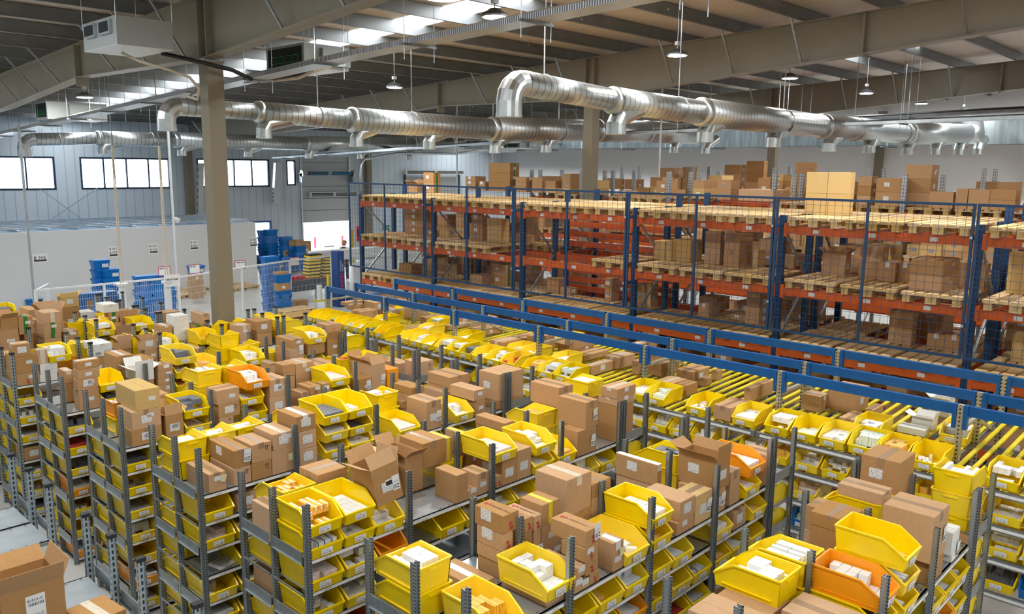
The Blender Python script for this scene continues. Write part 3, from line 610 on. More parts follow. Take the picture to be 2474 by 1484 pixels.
# cardboard cartons: origin = near bottom corner (min X, min Y)
_cc = {}
def add_carton(x, y, z, w, d, h, style='', rz=0, where='', m=None):
    """style letters: t brown tape, l pale tape, w white tape, y yellow tape, g green tape (front+top), o open flaps, a printed a+, L label front, B big label, S label on side, n note, W white board, H honey board, 2 mid seam"""
    m = m or (card_w if 'W' in style else card_y if 'H' in style else card)
    mb = MB(); e = .004
    along_y = d >= w
    if 'o' in style:
        t = .006
        mb.box(0,0,0,w,d,t,m); mb.box(0,0,t,t,d,h,m); mb.box(w-t,0,t,w,d,h,m); mb.box(t,0,t,w-t,t,h,m); mb.box(t,d-t,t,w-t,d,h,m)
        mb.box(t,t,t,w-t,d-t,h*.55,card_in)
    else:
        # chamfered body
        zs = [(0,e),(e,0),(h-e,0),(h,e)]; i = len(mb.v); k = mb.mi(m)
        for zz_, q in zs: mb.v += [(q,q,zz_),(w-q,q,zz_),(w-q,d-q,zz_),(q,d-q,zz_)]
        mb.f.append((i+3,i+2,i+1,i)); mb.m.append(k); mb.f.append((i+12,i+13,i+14,i+15)); mb.m.append(k)
        for r in range(3):
            for j in range(4): q = (j+1)%4; mb.f.append((i+r*4+j,i+r*4+q,i+r*4+4+q,i+r*4+4+j)); mb.m.append(k)
        if along_y: mb.box(w/2-.0012,.01,h-.0005,w/2+.0012,d-.01,h+.0006,tape_m)
        else: mb.box(.01,d/2-.0012,h-.0005,w-.01,d/2+.0012,h+.0006,tape_m)
    if '2' in style: mb.box(-.0008,-.0008,h/2-.001,w+.0008,d+.0008,h/2+.001,tape_m)
    big = max(w,d,h) > .33
    o = build(mb,'open_carton' if 'o' in style else 'cardboard_carton',None,(x,y,z),rz)
    if 'o' in style:
        for nm, a, b_, hinge, ang in (('flap',(0,0),(0,d),0,rnd.uniform(.5,1.2)),('flap',(w,0),(w,d),1,rnd.uniform(.3,1.1)),('flap',(0,0),(w,0),2,rnd.uniform(-.5,.9)),('flap',(0,d),(w,d),3,rnd.uniform(.4,1.1))):
            fb = MB(); L = (w if hinge < 2 else d)*.42; L = min(L,.12); sx = {0:(-1,0),1:(1,0),2:(0,-1),3:(0,1)}[hinge]
            c, s = math.sin(ang)*L, math.cos(ang)*L
            p0 = Vector((a[0],a[1],h)); p1 = Vector((b_[0],b_[1],h)); off = Vector((sx[0]*c,sx[1]*c,s)); n = Vector((0,0,.004)) if abs(s) < .02 else Vector((sx[0]*.004,sx[1]*.004,0))
            q = [p0,p1,p1+off,p0+off]; i = len(fb.v); fb.v += [tuple(v) for v in q]+[tuple(v-n) for v in q]; k = fb.mi(m)
            for f in ((0,1,2,3),(7,6,5,4),(0,4,5,1),(1,5,6,2),(2,6,7,3),(3,7,4,0)): fb.f.append(tuple(i+j for j in f)); fb.m.append(k)
            build(fb,nm,o)
    tm = tape_l if 'l' in style else tape_w if 'w' in style else tape_y if 'y' in style else tape_g if 'g' in style else tape_m
    if any(c in style for c in 'tlwyg') and 'o' not in style:
        mb = MB(); tw = .03 if 'y' not in style else .022; dn = min(.08,h*.3)
        if 'g' in style or 'y' in style: dn = h*.98
        if along_y:
            mb.box(w/2-tw,0,h,w/2+tw,d,h+.0012,tm); mb.box(w/2-tw,-.0012,h-dn,w/2+tw,0,h+.0012,tm)
        else:
            mb.box(0,d/2-tw,h,w,d/2+tw,h+.0012,tm); mb.box(-.0012,d/2-tw,h-dn,0,d/2+tw,h+.0012,tm)
            if 'g' in style: mb.box(w/2-tw,-.0012,0,w/2+tw,0,h,tm)
        build(mb,'tape',o)
    if 'L' in style: obj('shipping_label', LAB_SM if h < .28 else LAB_BIN[0], o, (w*rnd.uniform(.45,.7),-.001,h*rnd.uniform(.35,.6)), 0)
    if 'B' in style: obj('shipping_label', LAB_BIG if w > .17 and h > .13 else LAB_SM, o, (w*.5,-.001,h*.3), 0)
    if 'S' in style: obj('shipping_label', LAB_BIG if d > .17 and h > .13 else LAB_SM, o, (-.001,d*.6,h*.4), -math.pi/2)
    if 'n' in style:
        q = obj('note', LAB_NOTE, o, (w*.8,-.004,h*.45), 0); q.rotation_euler = (.12,rnd.uniform(-.3,.3),0)
    if 'V' in style: q = obj('hanging_label', LAB_TALL, o, (w*.8,-.004,h*.25), 0); q.rotation_euler = (.05,rnd.uniform(-.15,.15),0)
    if 'a' in style:
        mb = MB(); s = min(.055,h*.36)
        text_geo(mb,'a+',s*1.35,(w/2-.02,d*.9,h+.0015),(0,-1,0),(1,0,0),red_ink,bold=.002) if along_y else text_geo(mb,'a+',s*1.35,(w*.12,d/2-.02,h+.0015),(1,0,0),(0,1,0),red_ink,bold=.002)
        if along_y: text_geo(mb,'Antibiotice',s*.8,(w/2-.015,d*.65,h+.0015),(0,-1,0),(1,0,0),brown_ink)
        else: text_geo(mb,'Antibiotice',s*.8,(w*.35,d/2-.02,h+.0015),(1,0,0),(0,1,0),brown_ink)
        text_geo(mb,'a+',min(.07,h*.5),(w*.5+.02,-.0015,h*.12),(0,0,1),(-1,0,0),red_ink,bold=.002)
        build(mb,'printed_mark',o)
    if 'u' in style:
        mb = MB()
        for xx in (w*.72,w*.82): mb.bar((xx,-.001,h*.62),(xx,-.001,h*.8),.006,.001,ink,up=(0,1,0)); mb.prism([(xx-.012,h*.78),(xx+.012,h*.78),(xx,h*.84)],'y',-.0018,-.0006,ink)
        mb.box(w*.69,-.0015,h*.57,w*.86,-.0006,h*.59,ink); build(mb,'arrow_print',o)
    ALL.append(dict(o=o,t='carton',k=style,x=x,y=y,z=z,w=w,d=d,h=h,rz=rz,where=where)); return o
# ================================================================== SHELVING
YF = [None]+[1.64+1.785*i for i in range(9)]
LV = [1.95-.268*i for i in range(8)]
DEC = (.49,.98)
def post_mesh(h):
    mb = MB(); mb.box(-.02,-.0015,0,.02,.0015,h,post_m); mb.box(-.0215,-.02,0,-.0185,.02,h,post_m); mb.box(.0185,-.02,0,.0215,.02,h,post_m); mb.box(-.028,-.021,0,-.02,-.0185,h,post_m); mb.box(.02,-.021,0,.028,-.0185,h,post_m); return mb.mesh('post')
def post_mesh_b(h):
    mb = MB(); mb.box(-.025,-.0015,0,.025,.0015,h,post_slot); mb.box(-.025,-.02,0,-.0225,.02,h,post_slot); mb.box(.0225,-.02,0,.025,.02,h,post_slot); mb.box(-.03,-.024,h-.015,.03,.024,h+.012,blackp); return mb.mesh('post')
PM, PMB = post_mesh(2.42), post_mesh_b(2.42)
def deck_mesh(w, d, strip):
    mb = MB(); mb.box(0,0,-.008,w,d,0,galv_l); mb.box(0,0,-.036,w,.012,.0,galv); mb.box(0,d-.012,-.036,w,d,0,galv)
    mb.box(0,-.012,-.032,w,0,-.004,galv)
    for i in range(9):
        for yy in (.03,d-.03): mb.box(w*(i+.5)/9-.008,yy-.004,0,w*(i+.5)/9+.008,yy+.004,.0006,darkhole)
    return mb.mesh('shelf')
DM = deck_mesh(.955,.47,1)
SL = []
for t_ in LABTXT[:3]:
    mb = MB(); mb.box(.0,-.0135,-.031,.92,-.0125,-.006,paper)
    for q in (.12,.5,.8): text_geo(mb,t_,.016,(q,-.0136,-.025),(1,0,0),(0,0,1),ink)
    SL.append(mb.mesh('label_strip'))
_b = MB(); _b.box(-.004,.03,-.05,.004,.46,.05,galv); _b.box(-.012,.03,-.052,.004,.46,-.046,galv_l); PANEL = _b.mesh('end_panel')
_b = MB(); _b.box(-.004,.03,-.018,.004,.46,0,galv); PBAR = _b.mesh('end_bar')
def side_panel(t, x, y, tall=(.0,)):
    for zc in (1.98,1.43,.87,.32): obj('end_panel',PANEL,t,(x,y,zc))
    for zc in (1.68,1.15,.6): obj('end_bar',PBAR,t,(x,y,zc))
ROWX = {1:(4.2,7.22),2:(3.2,7.22),3:(3.2,7.22),4:(3.2,7.22),5:(3.2,7.22),6:(3.2,7.22),7:(3.16,7.22),8:(1.88,5.88),9:(1.88,5.88)}
def shelf_row(r, xs, yf, label, pm=PM, end=True, levels=8, name='shelving_row'):
    t = empty(name,(xs[0],yf,0)); tag(t,label,'shelving'); x0 = xs[0]
    nb = int(round(xs[1]-xs[0]))
    for i in range(nb+1):
        for yy in (0,.49,.98): obj('post',pm,t,(i*1.0,yy,0),math.pi if yy == .98 else 0)
    for lv in range(levels):
        for i in range(nb):
            s = obj('shelf',DM,t,(i+.022,.012,LV[lv])); obj('label_strip',rnd.choice(SL),s,(0,0,0))
            s2 = obj('shelf',DM,t,(i+.022,.497,LV[lv]))
    for yy in (0,.49): side_panel(t,-.03,yy); side_panel(t,nb+.03,yy)
    return t
ROWN = {1:'nearest',2:'second nearest',3:'third nearest',4:'fourth nearest',5:'fifth nearest',6:'sixth nearest',7:'seventh nearest',8:'eighth nearest',9:'farthest'}
for r in range(1,10): shelf_row(r,ROWX[r],YF[r],'%s double row of grey steel shelving between the aisles'%ROWN[r],PMB if r >= 7 else PM)
# end-cap units facing the flow racks
ECX = 7.24
def endcap(r, x=ECX):
    t = empty('end_shelving',(x,YF[r],0)); tag(t,'steel shelf unit closing the right end of the %s shelving row'%ROWN[r],'shelving')
    for xx in (.04,.47):
        for yy in (0,.98): obj('post',PMB if r >= 7 else PM,t,(xx,yy,0),0)
    me = MB(); me.box(.05,.012,-.008,.47,.97,0,galv_l); me.box(.455,.012,-.036,.47,.97,0,galv); me.box(.05,.012,-.036,.065,.97,0,galv); me = me.mesh('shelf')
    for lv in range(8): obj('shelf',me,t,(0,0,LV[lv]))
    for zc in (1.98,1.43,.87,.32): mb = MB(); mb.box(.06,-.004,zc-.05,.45,.004,zc+.05,galv); build(mb,'end_panel',t)
    for zc in (1.68,1.15,.6): mb = MB(); mb.box(.06,-.004,zc-.018,.45,.004,zc,galv); build(mb,'end_bar',t)
for r in range(1,8): endcap(r)
endcap(8,5.9); endcap(9,5.9)
# left block of rows across the cross-aisle
for i, r in enumerate((2,3,4,5,6)):
    t = empty('shelving_row',(1.96-2.0,YF[r],0)); tag(t,'%s shelving row on the left side of the cross aisle, black capped posts'%['nearest','second','third','fourth','fifth'][i],'shelving')
    for k in range(3):
        for yy in (0,.49,.98): obj('post',PMB,t,(k*1.0,yy,0))
    for lv in range(8):
        for k in range(2): obj('shelf',DM,t,(k+.022,.012,LV[lv])); obj('shelf',DM,t,(k+.022,.497,LV[lv]))
    for yy in (0,.49):
        for zc in (1.98,1.0,.3): mb = MB(); mb.box(2.026,yy+.03,zc-.045,2.034,yy+.46,zc+.045,galv); build(mb,'end_panel',t)
# ------------------------------------------------------------------ top-of-shelf goods read off the photograph
TOPS = []
CR = {'A':(0,980,2.944),'B':(825,980,2.944),'C':(1650,980,2.944),'D':(0,680,3.905),'E':(600,700,3.905),'R':(1200,780,3.905),'1':(1400,1000,4.496),'2':(1900,1100,3.864),'3':(1120,1180,2.764),'4':(870,1180,2.764),'5':(820,1000,2.8),'6':(1600,1180,2.764),'7':(370,980,2.8),'8':(1200,880,3.5),'P':(0,0,1)}
def cv(c, x, y=0): ox, oy, s = CR[c]; return ox+x/s, oy+y/s
occ = {}    # (row, half) -> list of x ranges taken
def take(r, hf, a, b): occ.setdefault((r,hf),[]).append((a,b))
def stackz(z, tops, tol=.075):
    best = min(tops, key=lambda q: abs(q-z)); return best if abs(best-z) < tol else z
rowtops = {}
GOODS = """
f B 120 785 3
f B 120 940 3
f B 335 845 3
f A 2310 880 3
f A 2315 1050 3
f B 1445 290 3
f B 1430 410 3
f B 1595 345 3
b B 900 610 965 835 800 3f tLS
b B 820 500 910 665 700 3f 2
b B 915 508 1050 800 665 3f tL
b B 1105 505 1137 1075 605 3f a
b B 1140 395 1247 1090 555 3f BS
b B 1250 325 1350 1200 520 3f B
f B 1160 352 3 c
b R 845 755 957 582 1035 3f tVn
b R 765 1030 942 597 1240 3f V
b R 950 900 1085 850 1150 3m tn
b 5 565 205 715 405 335 3m t
b 5 445 300 590 258 535 3m lo
b 5 235 330 398 52 420 3m HtLS
b 5 715 170 760 592 275 3m y
b 5 815 130 855 715 205 3m y
b 5 1115 65 1180 920 125 3m
k 5 690 330 3 orange
b 7 780 700 880 665 860 3m t
b 8 515 205 645 275 400 3m t
b 8 1020 215 1178 880 292 3e lL
b 8 1020 300 1165 860 360 3e lL
k 8 370 420 3
k 8 495 335 3
k 8 780 185 3
f E 822 1218 4
f E 825 1370 4
f E 828 1490 4
f E 1043 1145 4
f E 1052 1305 4
f E 1062 1450 4
f E 1515 1320 4
b 7 375 470 490 222 612 4f tLn
b 7 545 310 652 378 432 4f tVuS
b 7 545 434 660 385 565 4f u
b 7 665 270 800 540 398 4f tu
b 7 665 400 800 560 525 4f u
b 7 810 200 955 678 312 4f lBL
b 7 802 314 960 700 478 4f n
b 7 965 80 1098 835 185 4f wB
b 7 985 185 1102 880 305 4f B
b 7 990 305 1108 880 418 4f BL
b E 1680 1065 1818 1492 1290 4f tBV
b E 1850 975 1907 1640 1250 4m B
f E 2030 1190 4
b E 2130 955 2235 1900 1050 4f L
b E 2150 1052 2235 2080 1155 4f L
b E 2290 985 2345 2235 1110 4m
b E 1900 830 2085 1690 930 4m t
b E 1455 1060 1492 1325 1125 4m t
b E 1540 930 1660 1370 1000 4m
k E 1225 1000 4
k E 1235 1140 4
k 7 165 235 4
k 7 185 370 4
k 7 390 215 4
k 7 560 160 4
b R 20 490 252 -168 745 4e S
f E 862 850 5
f E 870 950 5
b E 575 925 690 455 1000 5f aL
b E 700 890 765 640 990 5f L
b E 500 975 570 400 1095 5f tL
b E 190 860 358 150 1010 5f tBL
b E 200 1020 370 160 1170 5f B
f E 85 890 5 o
f E 30 1035 5
f E 60 1185 5
b E 325 715 440 235 830 5m
b E 205 700 240 118 790 5m t
b E 1165 712 1290 955 925 5f oV
b E 1040 850 1165 1000 935 5f LV
b E 1310 758 1415 1292 905 5f orange
b E 1420 700 1530 1235 860 5m n
k E 885 690 5
b D 1270 1035 1505 1082 1250 5f HL
b D 1240 1240 1515 1100 1415 5f tBL
b D 1240 1415 1525 1110 1562 5f tBL
k D 1080 1200 5 o
b D 1560 1270 1760 1515 1480 5f oBL
f D 1850 1230 5
f D 1865 1380 5
b D 2040 1035 2275 1945 1170 5f tL
b D 2060 1170 2300 1990 1290 5f Bu
k D 1870 868 5
k D 2120 800 5
b D 2070 1300 2200 1990 1400 5f u
b E 1600 690 1745 1545 840 5e u
f D 1750 800 6
b D 1280 845 1450 1180 950 6f oW
b D 1490 795 1630 1425 850 6f tLL
b D 1490 860 1635 1440 930 6f LL
b D 1490 930 1640 1440 990 6f L
b D 1490 990 1648 1440 1050 6f L
b D 1090 710 1255 978 850 6m t
f D 1050 990 6
f D 1075 1120 6
b D 725 760 935 682 840 6f lB
b D 728 840 937 686 935 6f B
b D 730 935 940 690 1035 6f BL
b D 745 1035 935 690 1230 6f tL
b D 605 850 690 545 970 6m l
k D 2080 520 6
k D 2090 635 6
f D 2400 710 6
b E 400 475 522 255 560 6f tL
b E 390 562 522 250 640 6f V
b E 395 640 524 260 730 6f
f E 648 450 6 c
b E 560 520 720 520 580 6f
f E 640 680 6
b E 740 335 872 725 420 6m a
b E 745 475 872 720 620 6f oL
b D 1540 655 1690 1495 740 6m lL
b D 1770 650 1910 1640 750 6m t
b D 120 600 285 75 700 7f lB
b D 135 722 355 45 870 7f L
b D 148 880 370 50 985 7f aL
b D 350 650 492 318 755 7f gl
f D 565 750 7
b D 375 785 540 355 870 7f WB
b D 375 885 540 360 955 7f WB
b D 880 600 1055 780 668 7f WlB
b D 870 672 985 820 720 7f WB
b D 1110 570 1240 1060 650 7m og
b D 1330 560 1485 1290 640 7f oBg
b D 1365 645 1485 1300 750 7f L
f D 1590 590 7
b D 1640 330 1778 1625 380 7m W
b D 1640 382 1782 1627 442 7m W
b D 1640 444 1790 1630 505 7m WL
b D 1640 507 1795 1632 568 7m W
b D 1800 420 1940 1785 565 7m gB
b D 1520 425 1625 1445 485 7m l
b D 1900 310 1980 1795 400 7m t
b D 230 500 310 180 620 8f
k D 640 410 8
f D 995 480 8
f D 1360 430 8
k D 850 330 8
b D 410 300 575 385 400 8f gl
b D 412 400 578 398 505 8f gL
b D 415 507 580 400 545 8f g
b D 170 340 305 110 460 8f gL
b D 380 280 590 325 330 8m o
b D 10 352 165 -40 460 8f o
b D 1530 300 1700 1515 370 8m
b D 975 225 1118 900 280 8m Wl
b D 985 300 1115 940 395 8m gB
b D 270 272 372 180 350 9f
b D 570 152 740 540 250 9f oHB
f D 60 310 9
k 6 800 678 1
k 6 960 590 1
b 6 1080 480 1140 770 680 1m tS
b 2 570 620 720 225 740 1m t
b 2 900 370 990 480 530 1m t
b C 1548 410 1655 1272 640 1m tS
k 2 880 560 1
f 2 1150 1000 1
f 2 1140 1210 1
f 2 1130 1440 1
b 2 1385 585 1525 905 1000 1f tV
b 2 1360 1005 1470 1190 1290 1f 2
b 2 1555 730 1625 1480 945 1f W
b 2 1545 948 1600 1470 1155 1f WV
b 2 1700 800 1750 1655 925 1f L
k 4 390 600 2
k 4 395 770 2
b 4 760 660 900 498 740 2m w
g 4 520 600 2
g 4 890 465 2
b 3 265 187 368 75 312 2m aS
b 3 265 314 330 88 430 2m aS
b 3 265 432 330 88 520 2m
b 3 410 205 465 366 300 2m a
b 3 470 190 555 285 292 2m a
b 3 525 115 640 378 260 2m y
b B 1605 535 1780 1378 760 2m l
b 3 720 180 855 655 250 2m t
b 3 820 290 915 582 397 2f aV
b 3 810 405 895 655 497 2f aL
b 3 815 497 900 700 590 2f a
b 3 820 590 908 700 730 2f a
b 3 760 535 820 690 600 2f L
b 3 765 600 822 690 665 2f L
b 3 765 667 822 695 738 2f L
b 3 580 415 650 402 450 2m L
b 3 1000 370 1070 895 655 2f wBn
f 3 1312 250 2
f 3 1310 390 2
f 3 1145 500 2
b 1 1095 965 1262 670 1190 2f B
b 1 1060 1195 1245 990 1425 2f L
b 1 1265 900 1442 1035 1300 2f HtBV
b 1 850 560 870 395 790 2m wS
k 1 1070 430 2
k 1 1075 620 2
b 1 1500 508 1642 1082 850 2f oSB
b 1 1455 860 1590 1400 1125 2f BV
b 1 1645 640 1752 1585 1040 2f t
f 1 1915 585 2 o
f 1 1865 825 2
b 1 2040 455 2155 1995 690 2e t
"""
WORDS = {'W':'white','H':'honey coloured','orange':'orange'}
def ycode(s):
    r = int(s[0]); h = s[1]; return r, h, YF[r]+{'f':.012,'m':.505,'e':.012}[h]
DBG = []
for ln in GOODS.strip().splitlines():
    p = ln.split(); kd, c = p[0], p[1]
    if kd == 'f':
        x, y = cv(c,float(p[2]),float(p[3])); r = int(p[4]); q = aty(x,y,YF[r]); z = q.z-.05
        TOPS.append(['f',r,'f',q.x+.01,YF[r],z,p[5] if len(p) > 5 else '']); DBG.append((ln,round(q.x,2),round(z,2)))
    elif kd in 'kg':
        x, y = cv(c,float(p[2]),float(p[3])); r = int(p[4]); yy = YF[r]+.5; q = aty(x,y,yy); z = q.z-.195
        TOPS.append([kd,r,'m' if kd == 'k' else 'f',q.x+.1525,yy,z,p[5] if len(p) > 5 else '']); DBG.append((ln,round(q.x,2),round(z,2)))
    else:
        r, hf, yy = ycode(p[7]); nx, ny = cv(c,float(p[2]),float(p[3])); Rx, _ = cv(c,float(p[4])); Lx, _ = cv(c,float(p[5])); _, By = cv(c,0,float(p[6]))
        q = aty(nx,ny,yy); b = aty(nx+(By-ny)*.0,By,yy); X = q.x
        # width: find x on plane yy, height q.z, whose pixel x = Rx
        def solve(f, target, lo, hi):
            for _ in range(40):
                mid = (lo+hi)/2
                if (f(mid)[0] < target) == (f(hi)[0] > f(lo)[0]): lo = mid
                else: hi = mid
            return (lo+hi)/2
        wd = solve(lambda v: proj((X+v,yy,q.z)),Rx,.02,1.2); dp = solve(lambda v: proj((X,yy+v,q.z)),Lx,.02,1.5)
        st = p[8] if len(p) > 8 else ''
        cap = (.96 if hf == 'f' else .5) if hf != 'e' else .95
        if dp > cap: dp = cap
        dp = max(dp,.09); wd = min(max(wd,.07),.62)
        TOPS.append(['b',r,hf,X,yy,b.z,st,wd,dp,q.z-b.z]); DBG.append((ln,'X',round(X,2),'z',round(b.z,2),'w',round(wd,2),'d',round(dp,2),'h',round(q.z-b.z,2)))
import os
if os.environ.get('DBG'):
    for d in DBG: print(*d)
# ================================================================== place the goods
S0 = 1.95
items = []   # dict(kind,row,half,x0,x1,y0,y1,z0,z1,style)
def addit(**k): items.append(k); return k
for T in TOPS:
    if T[0] in 'fkg':
        kd, r, hf, xc, yy, z, st = T; n = round((z-S0)/.187)
        zz = S0+.187*n if abs(z-S0-.187*n) < .1 and st != 'c' else z
        zz = max(zz,S0)
        y0 = YF[r]-.022 if kd in 'fg' else YF[r]+.515
        addit(kind='bin',row=r,half=hf,x0=xc-.1525,x1=xc+.1525,y0=y0,y1=y0+.485,z0=zz,z1=zz+.187,style=st,face=kd,hand=1)
    else:
        _, r, hf, X, yy, zb, st, wd, dp, h = T; top = zb+h
        if zb < 2.06 or zb < S0: zb = S0
        if dp < .13: dp = .36 if hf == 'f' else .3
        addit(kind='carton',row=r,half=hf,x0=X,x1=X+wd,y0=yy,y1=yy+dp,z0=zb,z1=max(top,zb+.07),style=st,hand=1)
# a few more, given straight in metres
for a in ((1,'f',4.25,4.55,1.66,2.5,1.95,2.23,''),(1,'m',4.68,4.98,2.16,2.55,1.95,2.24,''),(1,'f',4.72,5.04,1.66,2.1,1.95,2.2,'t'),(2,'f',4.0,4.34,3.46,3.9,1.95,2.02,'L'),(3,'f',3.87,4.13,5.2,5.52,2.13,2.46,'oBVL')):
    addit(kind='carton',row=a[0],half=a[1],x0=a[2],x1=a[3],y0=a[4],y1=a[5],z0=a[6],z1=a[7],style=a[8],hand=1)
addit(kind='bin',row=1,half='f',x0=5.2,x1=5.505,y0=YF[1],y1=YF[1]+.485,z0=1.95+.187,z1=1.95+.374,style='o',face='f',hand=1)
def ov(a0,a1,b0,b1): return min(a1,b1)-max(a0,b0)
# settle neighbours so nothing interpenetrates
for _ in range(6):
    for i, a in enumerate(items):
        for b in items[i+1:]:
            if a['row'] != b['row']: continue
            ox, oy, oz = ov(a['x0'],a['x1'],b['x0'],b['x1']), ov(a['y0'],a['y1'],b['y0'],b['y1']), ov(a['z0'],a['z1'],b['z0'],b['z1'])
            if ox <= .001 or oy <= .001 or oz <= .012: continue
            m = min(ox,oy,oz*1.2)
            if m == oz*1.2:
                lo, hi = (a,b) if a['z0']+a['z1'] < b['z0']+b['z1'] else (b,a)
                if hi['kind'] == 'carton' and hi['z1']-hi['z0']-oz > .06: hi['z0'] = lo['z1']
                elif lo['kind'] == 'carton' and lo['z1']-lo['z0']-oz > .06: lo['z1'] = hi['z0']
                else: hi['z0'] += oz; hi['z1'] += oz
            elif m == ox:
                l, r_ = (a,b) if a['x0']+a['x1'] < b['x0']+b['x1'] else (b,a)
                if l['kind'] == 'carton' and l['x1']-l['x0']-ox > .08: l['x1'] -= ox+.002
                elif r_['kind'] == 'carton' and r_['x1']-r_['x0']-ox > .08: r_['x0'] += ox+.002
                else:
                    r_['x0'] += ox/2+.001; r_['x1'] += ox/2+.001; l['x0'] -= ox/2+.001; l['x1'] -= ox/2+.001
            else:
                f_, k_ = (a,b) if a['y0']+a['y1'] < b['y0']+b['y1'] else (b,a)
                if f_['kind'] == 'carton' and f_['y1']-f_['y0']-oy > .08: f_['y1'] -= oy+.002
                elif k_['kind'] == 'carton' and k_['y1']-k_['y0']-oy > .08: k_['y0'] += oy+.002
                else: k_['y0'] += oy; k_['y1'] += oy
# whatever stands high on hidden goods gets those goods beneath it
for a in sorted(list(items), key=lambda q: q['z0']):
    if a['z0'] < S0+.03: a['z0'] = S0 if a['kind'] == 'carton' else a['z0']; continue
    sup = [b for b in items if b is not a and b['row'] == a['row'] and ov(a['x0'],a['x1'],b['x0'],b['x1']) > .03 and ov(a['y0'],a['y1'],b['y0'],b['y1']) > .03 and b['z1'] < a['z0']+.03]
    zt = max([b['z1'] for b in sup] or [S0]); gap = a['z0']-zt
    if gap < .05:
        if a['kind'] == 'carton': a['z0'] = zt
        else: d = a['z0']-zt; a['z0'] = zt; a['z1'] -= d
        continue
    if a['kind'] == 'carton' and gap < .1: a['z0'] = zt; continue
    if a['kind'] == 'bin':
        n = max(1,int(round(gap/.187)))
        if abs(gap-n*.187) < .05:
            for q in range(n): addit(kind='bin',row=a['row'],half=a['half'],x0=a['x0'],x1=a['x1'],y0=a['y0'],y1=a['y1'],z0=zt+.187*q,z1=zt+.187*(q+1),style='',face=a['face'])
            d = a['z0']-(zt+n*.187); a['z0'] -= d; a['z1'] -= d
        else: addit(kind='carton',row=a['row'],half=a['half'],x0=a['x0']+.01,x1=a['x1']-.01,y0=a['y0']+.02,y1=a['y1']-.02,z0=zt,z1=a['z0'],style='L')
    else: addit(kind='carton',row=a['row'],half=a['half'],x0=a['x0']+.004,x1=a['x1']-.004,y0=a['y0']+.004,y1=a['y1']-.004,z0=zt,z1=a['z0'],style=rnd.choice(['L','','B']))
# fill the remaining places of the far rows
for r in range(1,10):
    for hf in 'fm':
        pr_ = {1:.0 if hf == 'f' else .5,2:.0 if hf == 'f' else .75,3:.0 if hf == 'f' else .75,4:.1 if hf == 'f' else .8,5:.5 if hf == 'f' else .85}.get(r,.9)
        x = ROWX[r][0]+.04; y0 = YF[r]+(-.018 if hf == 'f' else .515)
        while x < ROWX[r][1]-.3:
            wd = .31
            clash = [b for b in items if b['row'] == r and ov(x,x+wd,b['x0'],b['x1']) > .02 and ov(y0,y0+.45,b['y0'],b['y1']) > .05]
            if clash: x = max(b['x1'] for b in clash)+.01; continue
            if rnd.random() < pr_:
                q = rnd.random()
                if q < .45:
                    for n in range(rnd.choice((1,1,2,2,3))): addit(kind='bin',row=r,half=hf,x0=x,x1=x+.305,y0=y0,y1=y0+.485,z0=S0+.187*n,z1=S0+.187*(n+1),style='o' if rnd.random() < .05 else '',face='f' if hf == 'f' else 'k')
                else:
                    z = S0; w_ = rnd.uniform(.22,.31); d_ = rnd.uniform(.28,.45)
                    for n in range(rnd.choice((1,2,2,3))):
                        h = rnd.uniform(.11,.24)
                        if z+h > 2.52: break
                        addit(kind='carton',row=r,half=hf,x0=x,x1=x+w_,y0=y0+(.03 if hf == 'f' else 0),y1=y0+(.03 if hf == 'f' else 0)+d_,z0=z,z1=z+h,style=rnd.choice(['tB','lL','tL','B','S','gL','t','oB','W' if r > 5 else 't','LS'])); z += h
            x += .33
# instantiate the tops
NUMUP = ['at the bottom','second up','third up','fourth up','fifth up','sixth up']
def look(a, fill):
    if a['kind'] == 'bin':
        c = {'o':'orange','orange':'yellow'}.get(a['style'],'yellow'); return '%s bin'%c
    s = a['style']
    if s == 'orange': return 'orange packed parcel'
    w_ = 'white carton' if 'W' in s else 'honey coloured carton' if 'H' in s else 'brown carton'
    if 'o' in s: w_ = 'open '+w_
    elif 'a' in s: w_ = 'red printed carton'
    elif 'g' in s: w_ = 'green taped '+w_.split()[-1]
    elif 'y' in s: w_ = 'yellow taped carton'
    elif 'w' in s: w_ = 'white taped carton'
    elif max(a['x1']-a['x0'],a['y1']-a['y0'],a['z1']-a['z0']) > .42: w_ = 'large '+w_
    return w_
for r in range(1,10):
    for hf in 'fme':
        g = sorted([a for a in items if a['row'] == r and a['half'] == hf], key=lambda a: (a['x0'],a['z0'])); cols = []
        for a in g:
            for c in cols:
                if abs(c[0]['x0']-a['x0']) < .13: c.append(a); break
            else: cols.append([a])
        cols.sort(key=lambda c: c[0]['x0'])
        for ci, c in enumerate(cols):
            c.sort(key=lambda a: a['z0'])
            for k, a in enumerate(c):
                L = look(a,None); side = {'f':'front side','m':'rear side','e':'right end'}[hf]
                lab = '%s atop %s row, %s, %s stack from left'%(L,ROWN[r],side,ORD[ci+1])
                if len(c) > 1: lab += ', '+(NUMUP[k] if len(lab.split()) < 14 else NUMUP[k].replace('at the bottom','lowest').replace(' up','')) if k else ', lowest'
                a['lab'] = lab
FILLS = list('wwwwwwwwwrrtbbogcdmwy')
SHORT = []
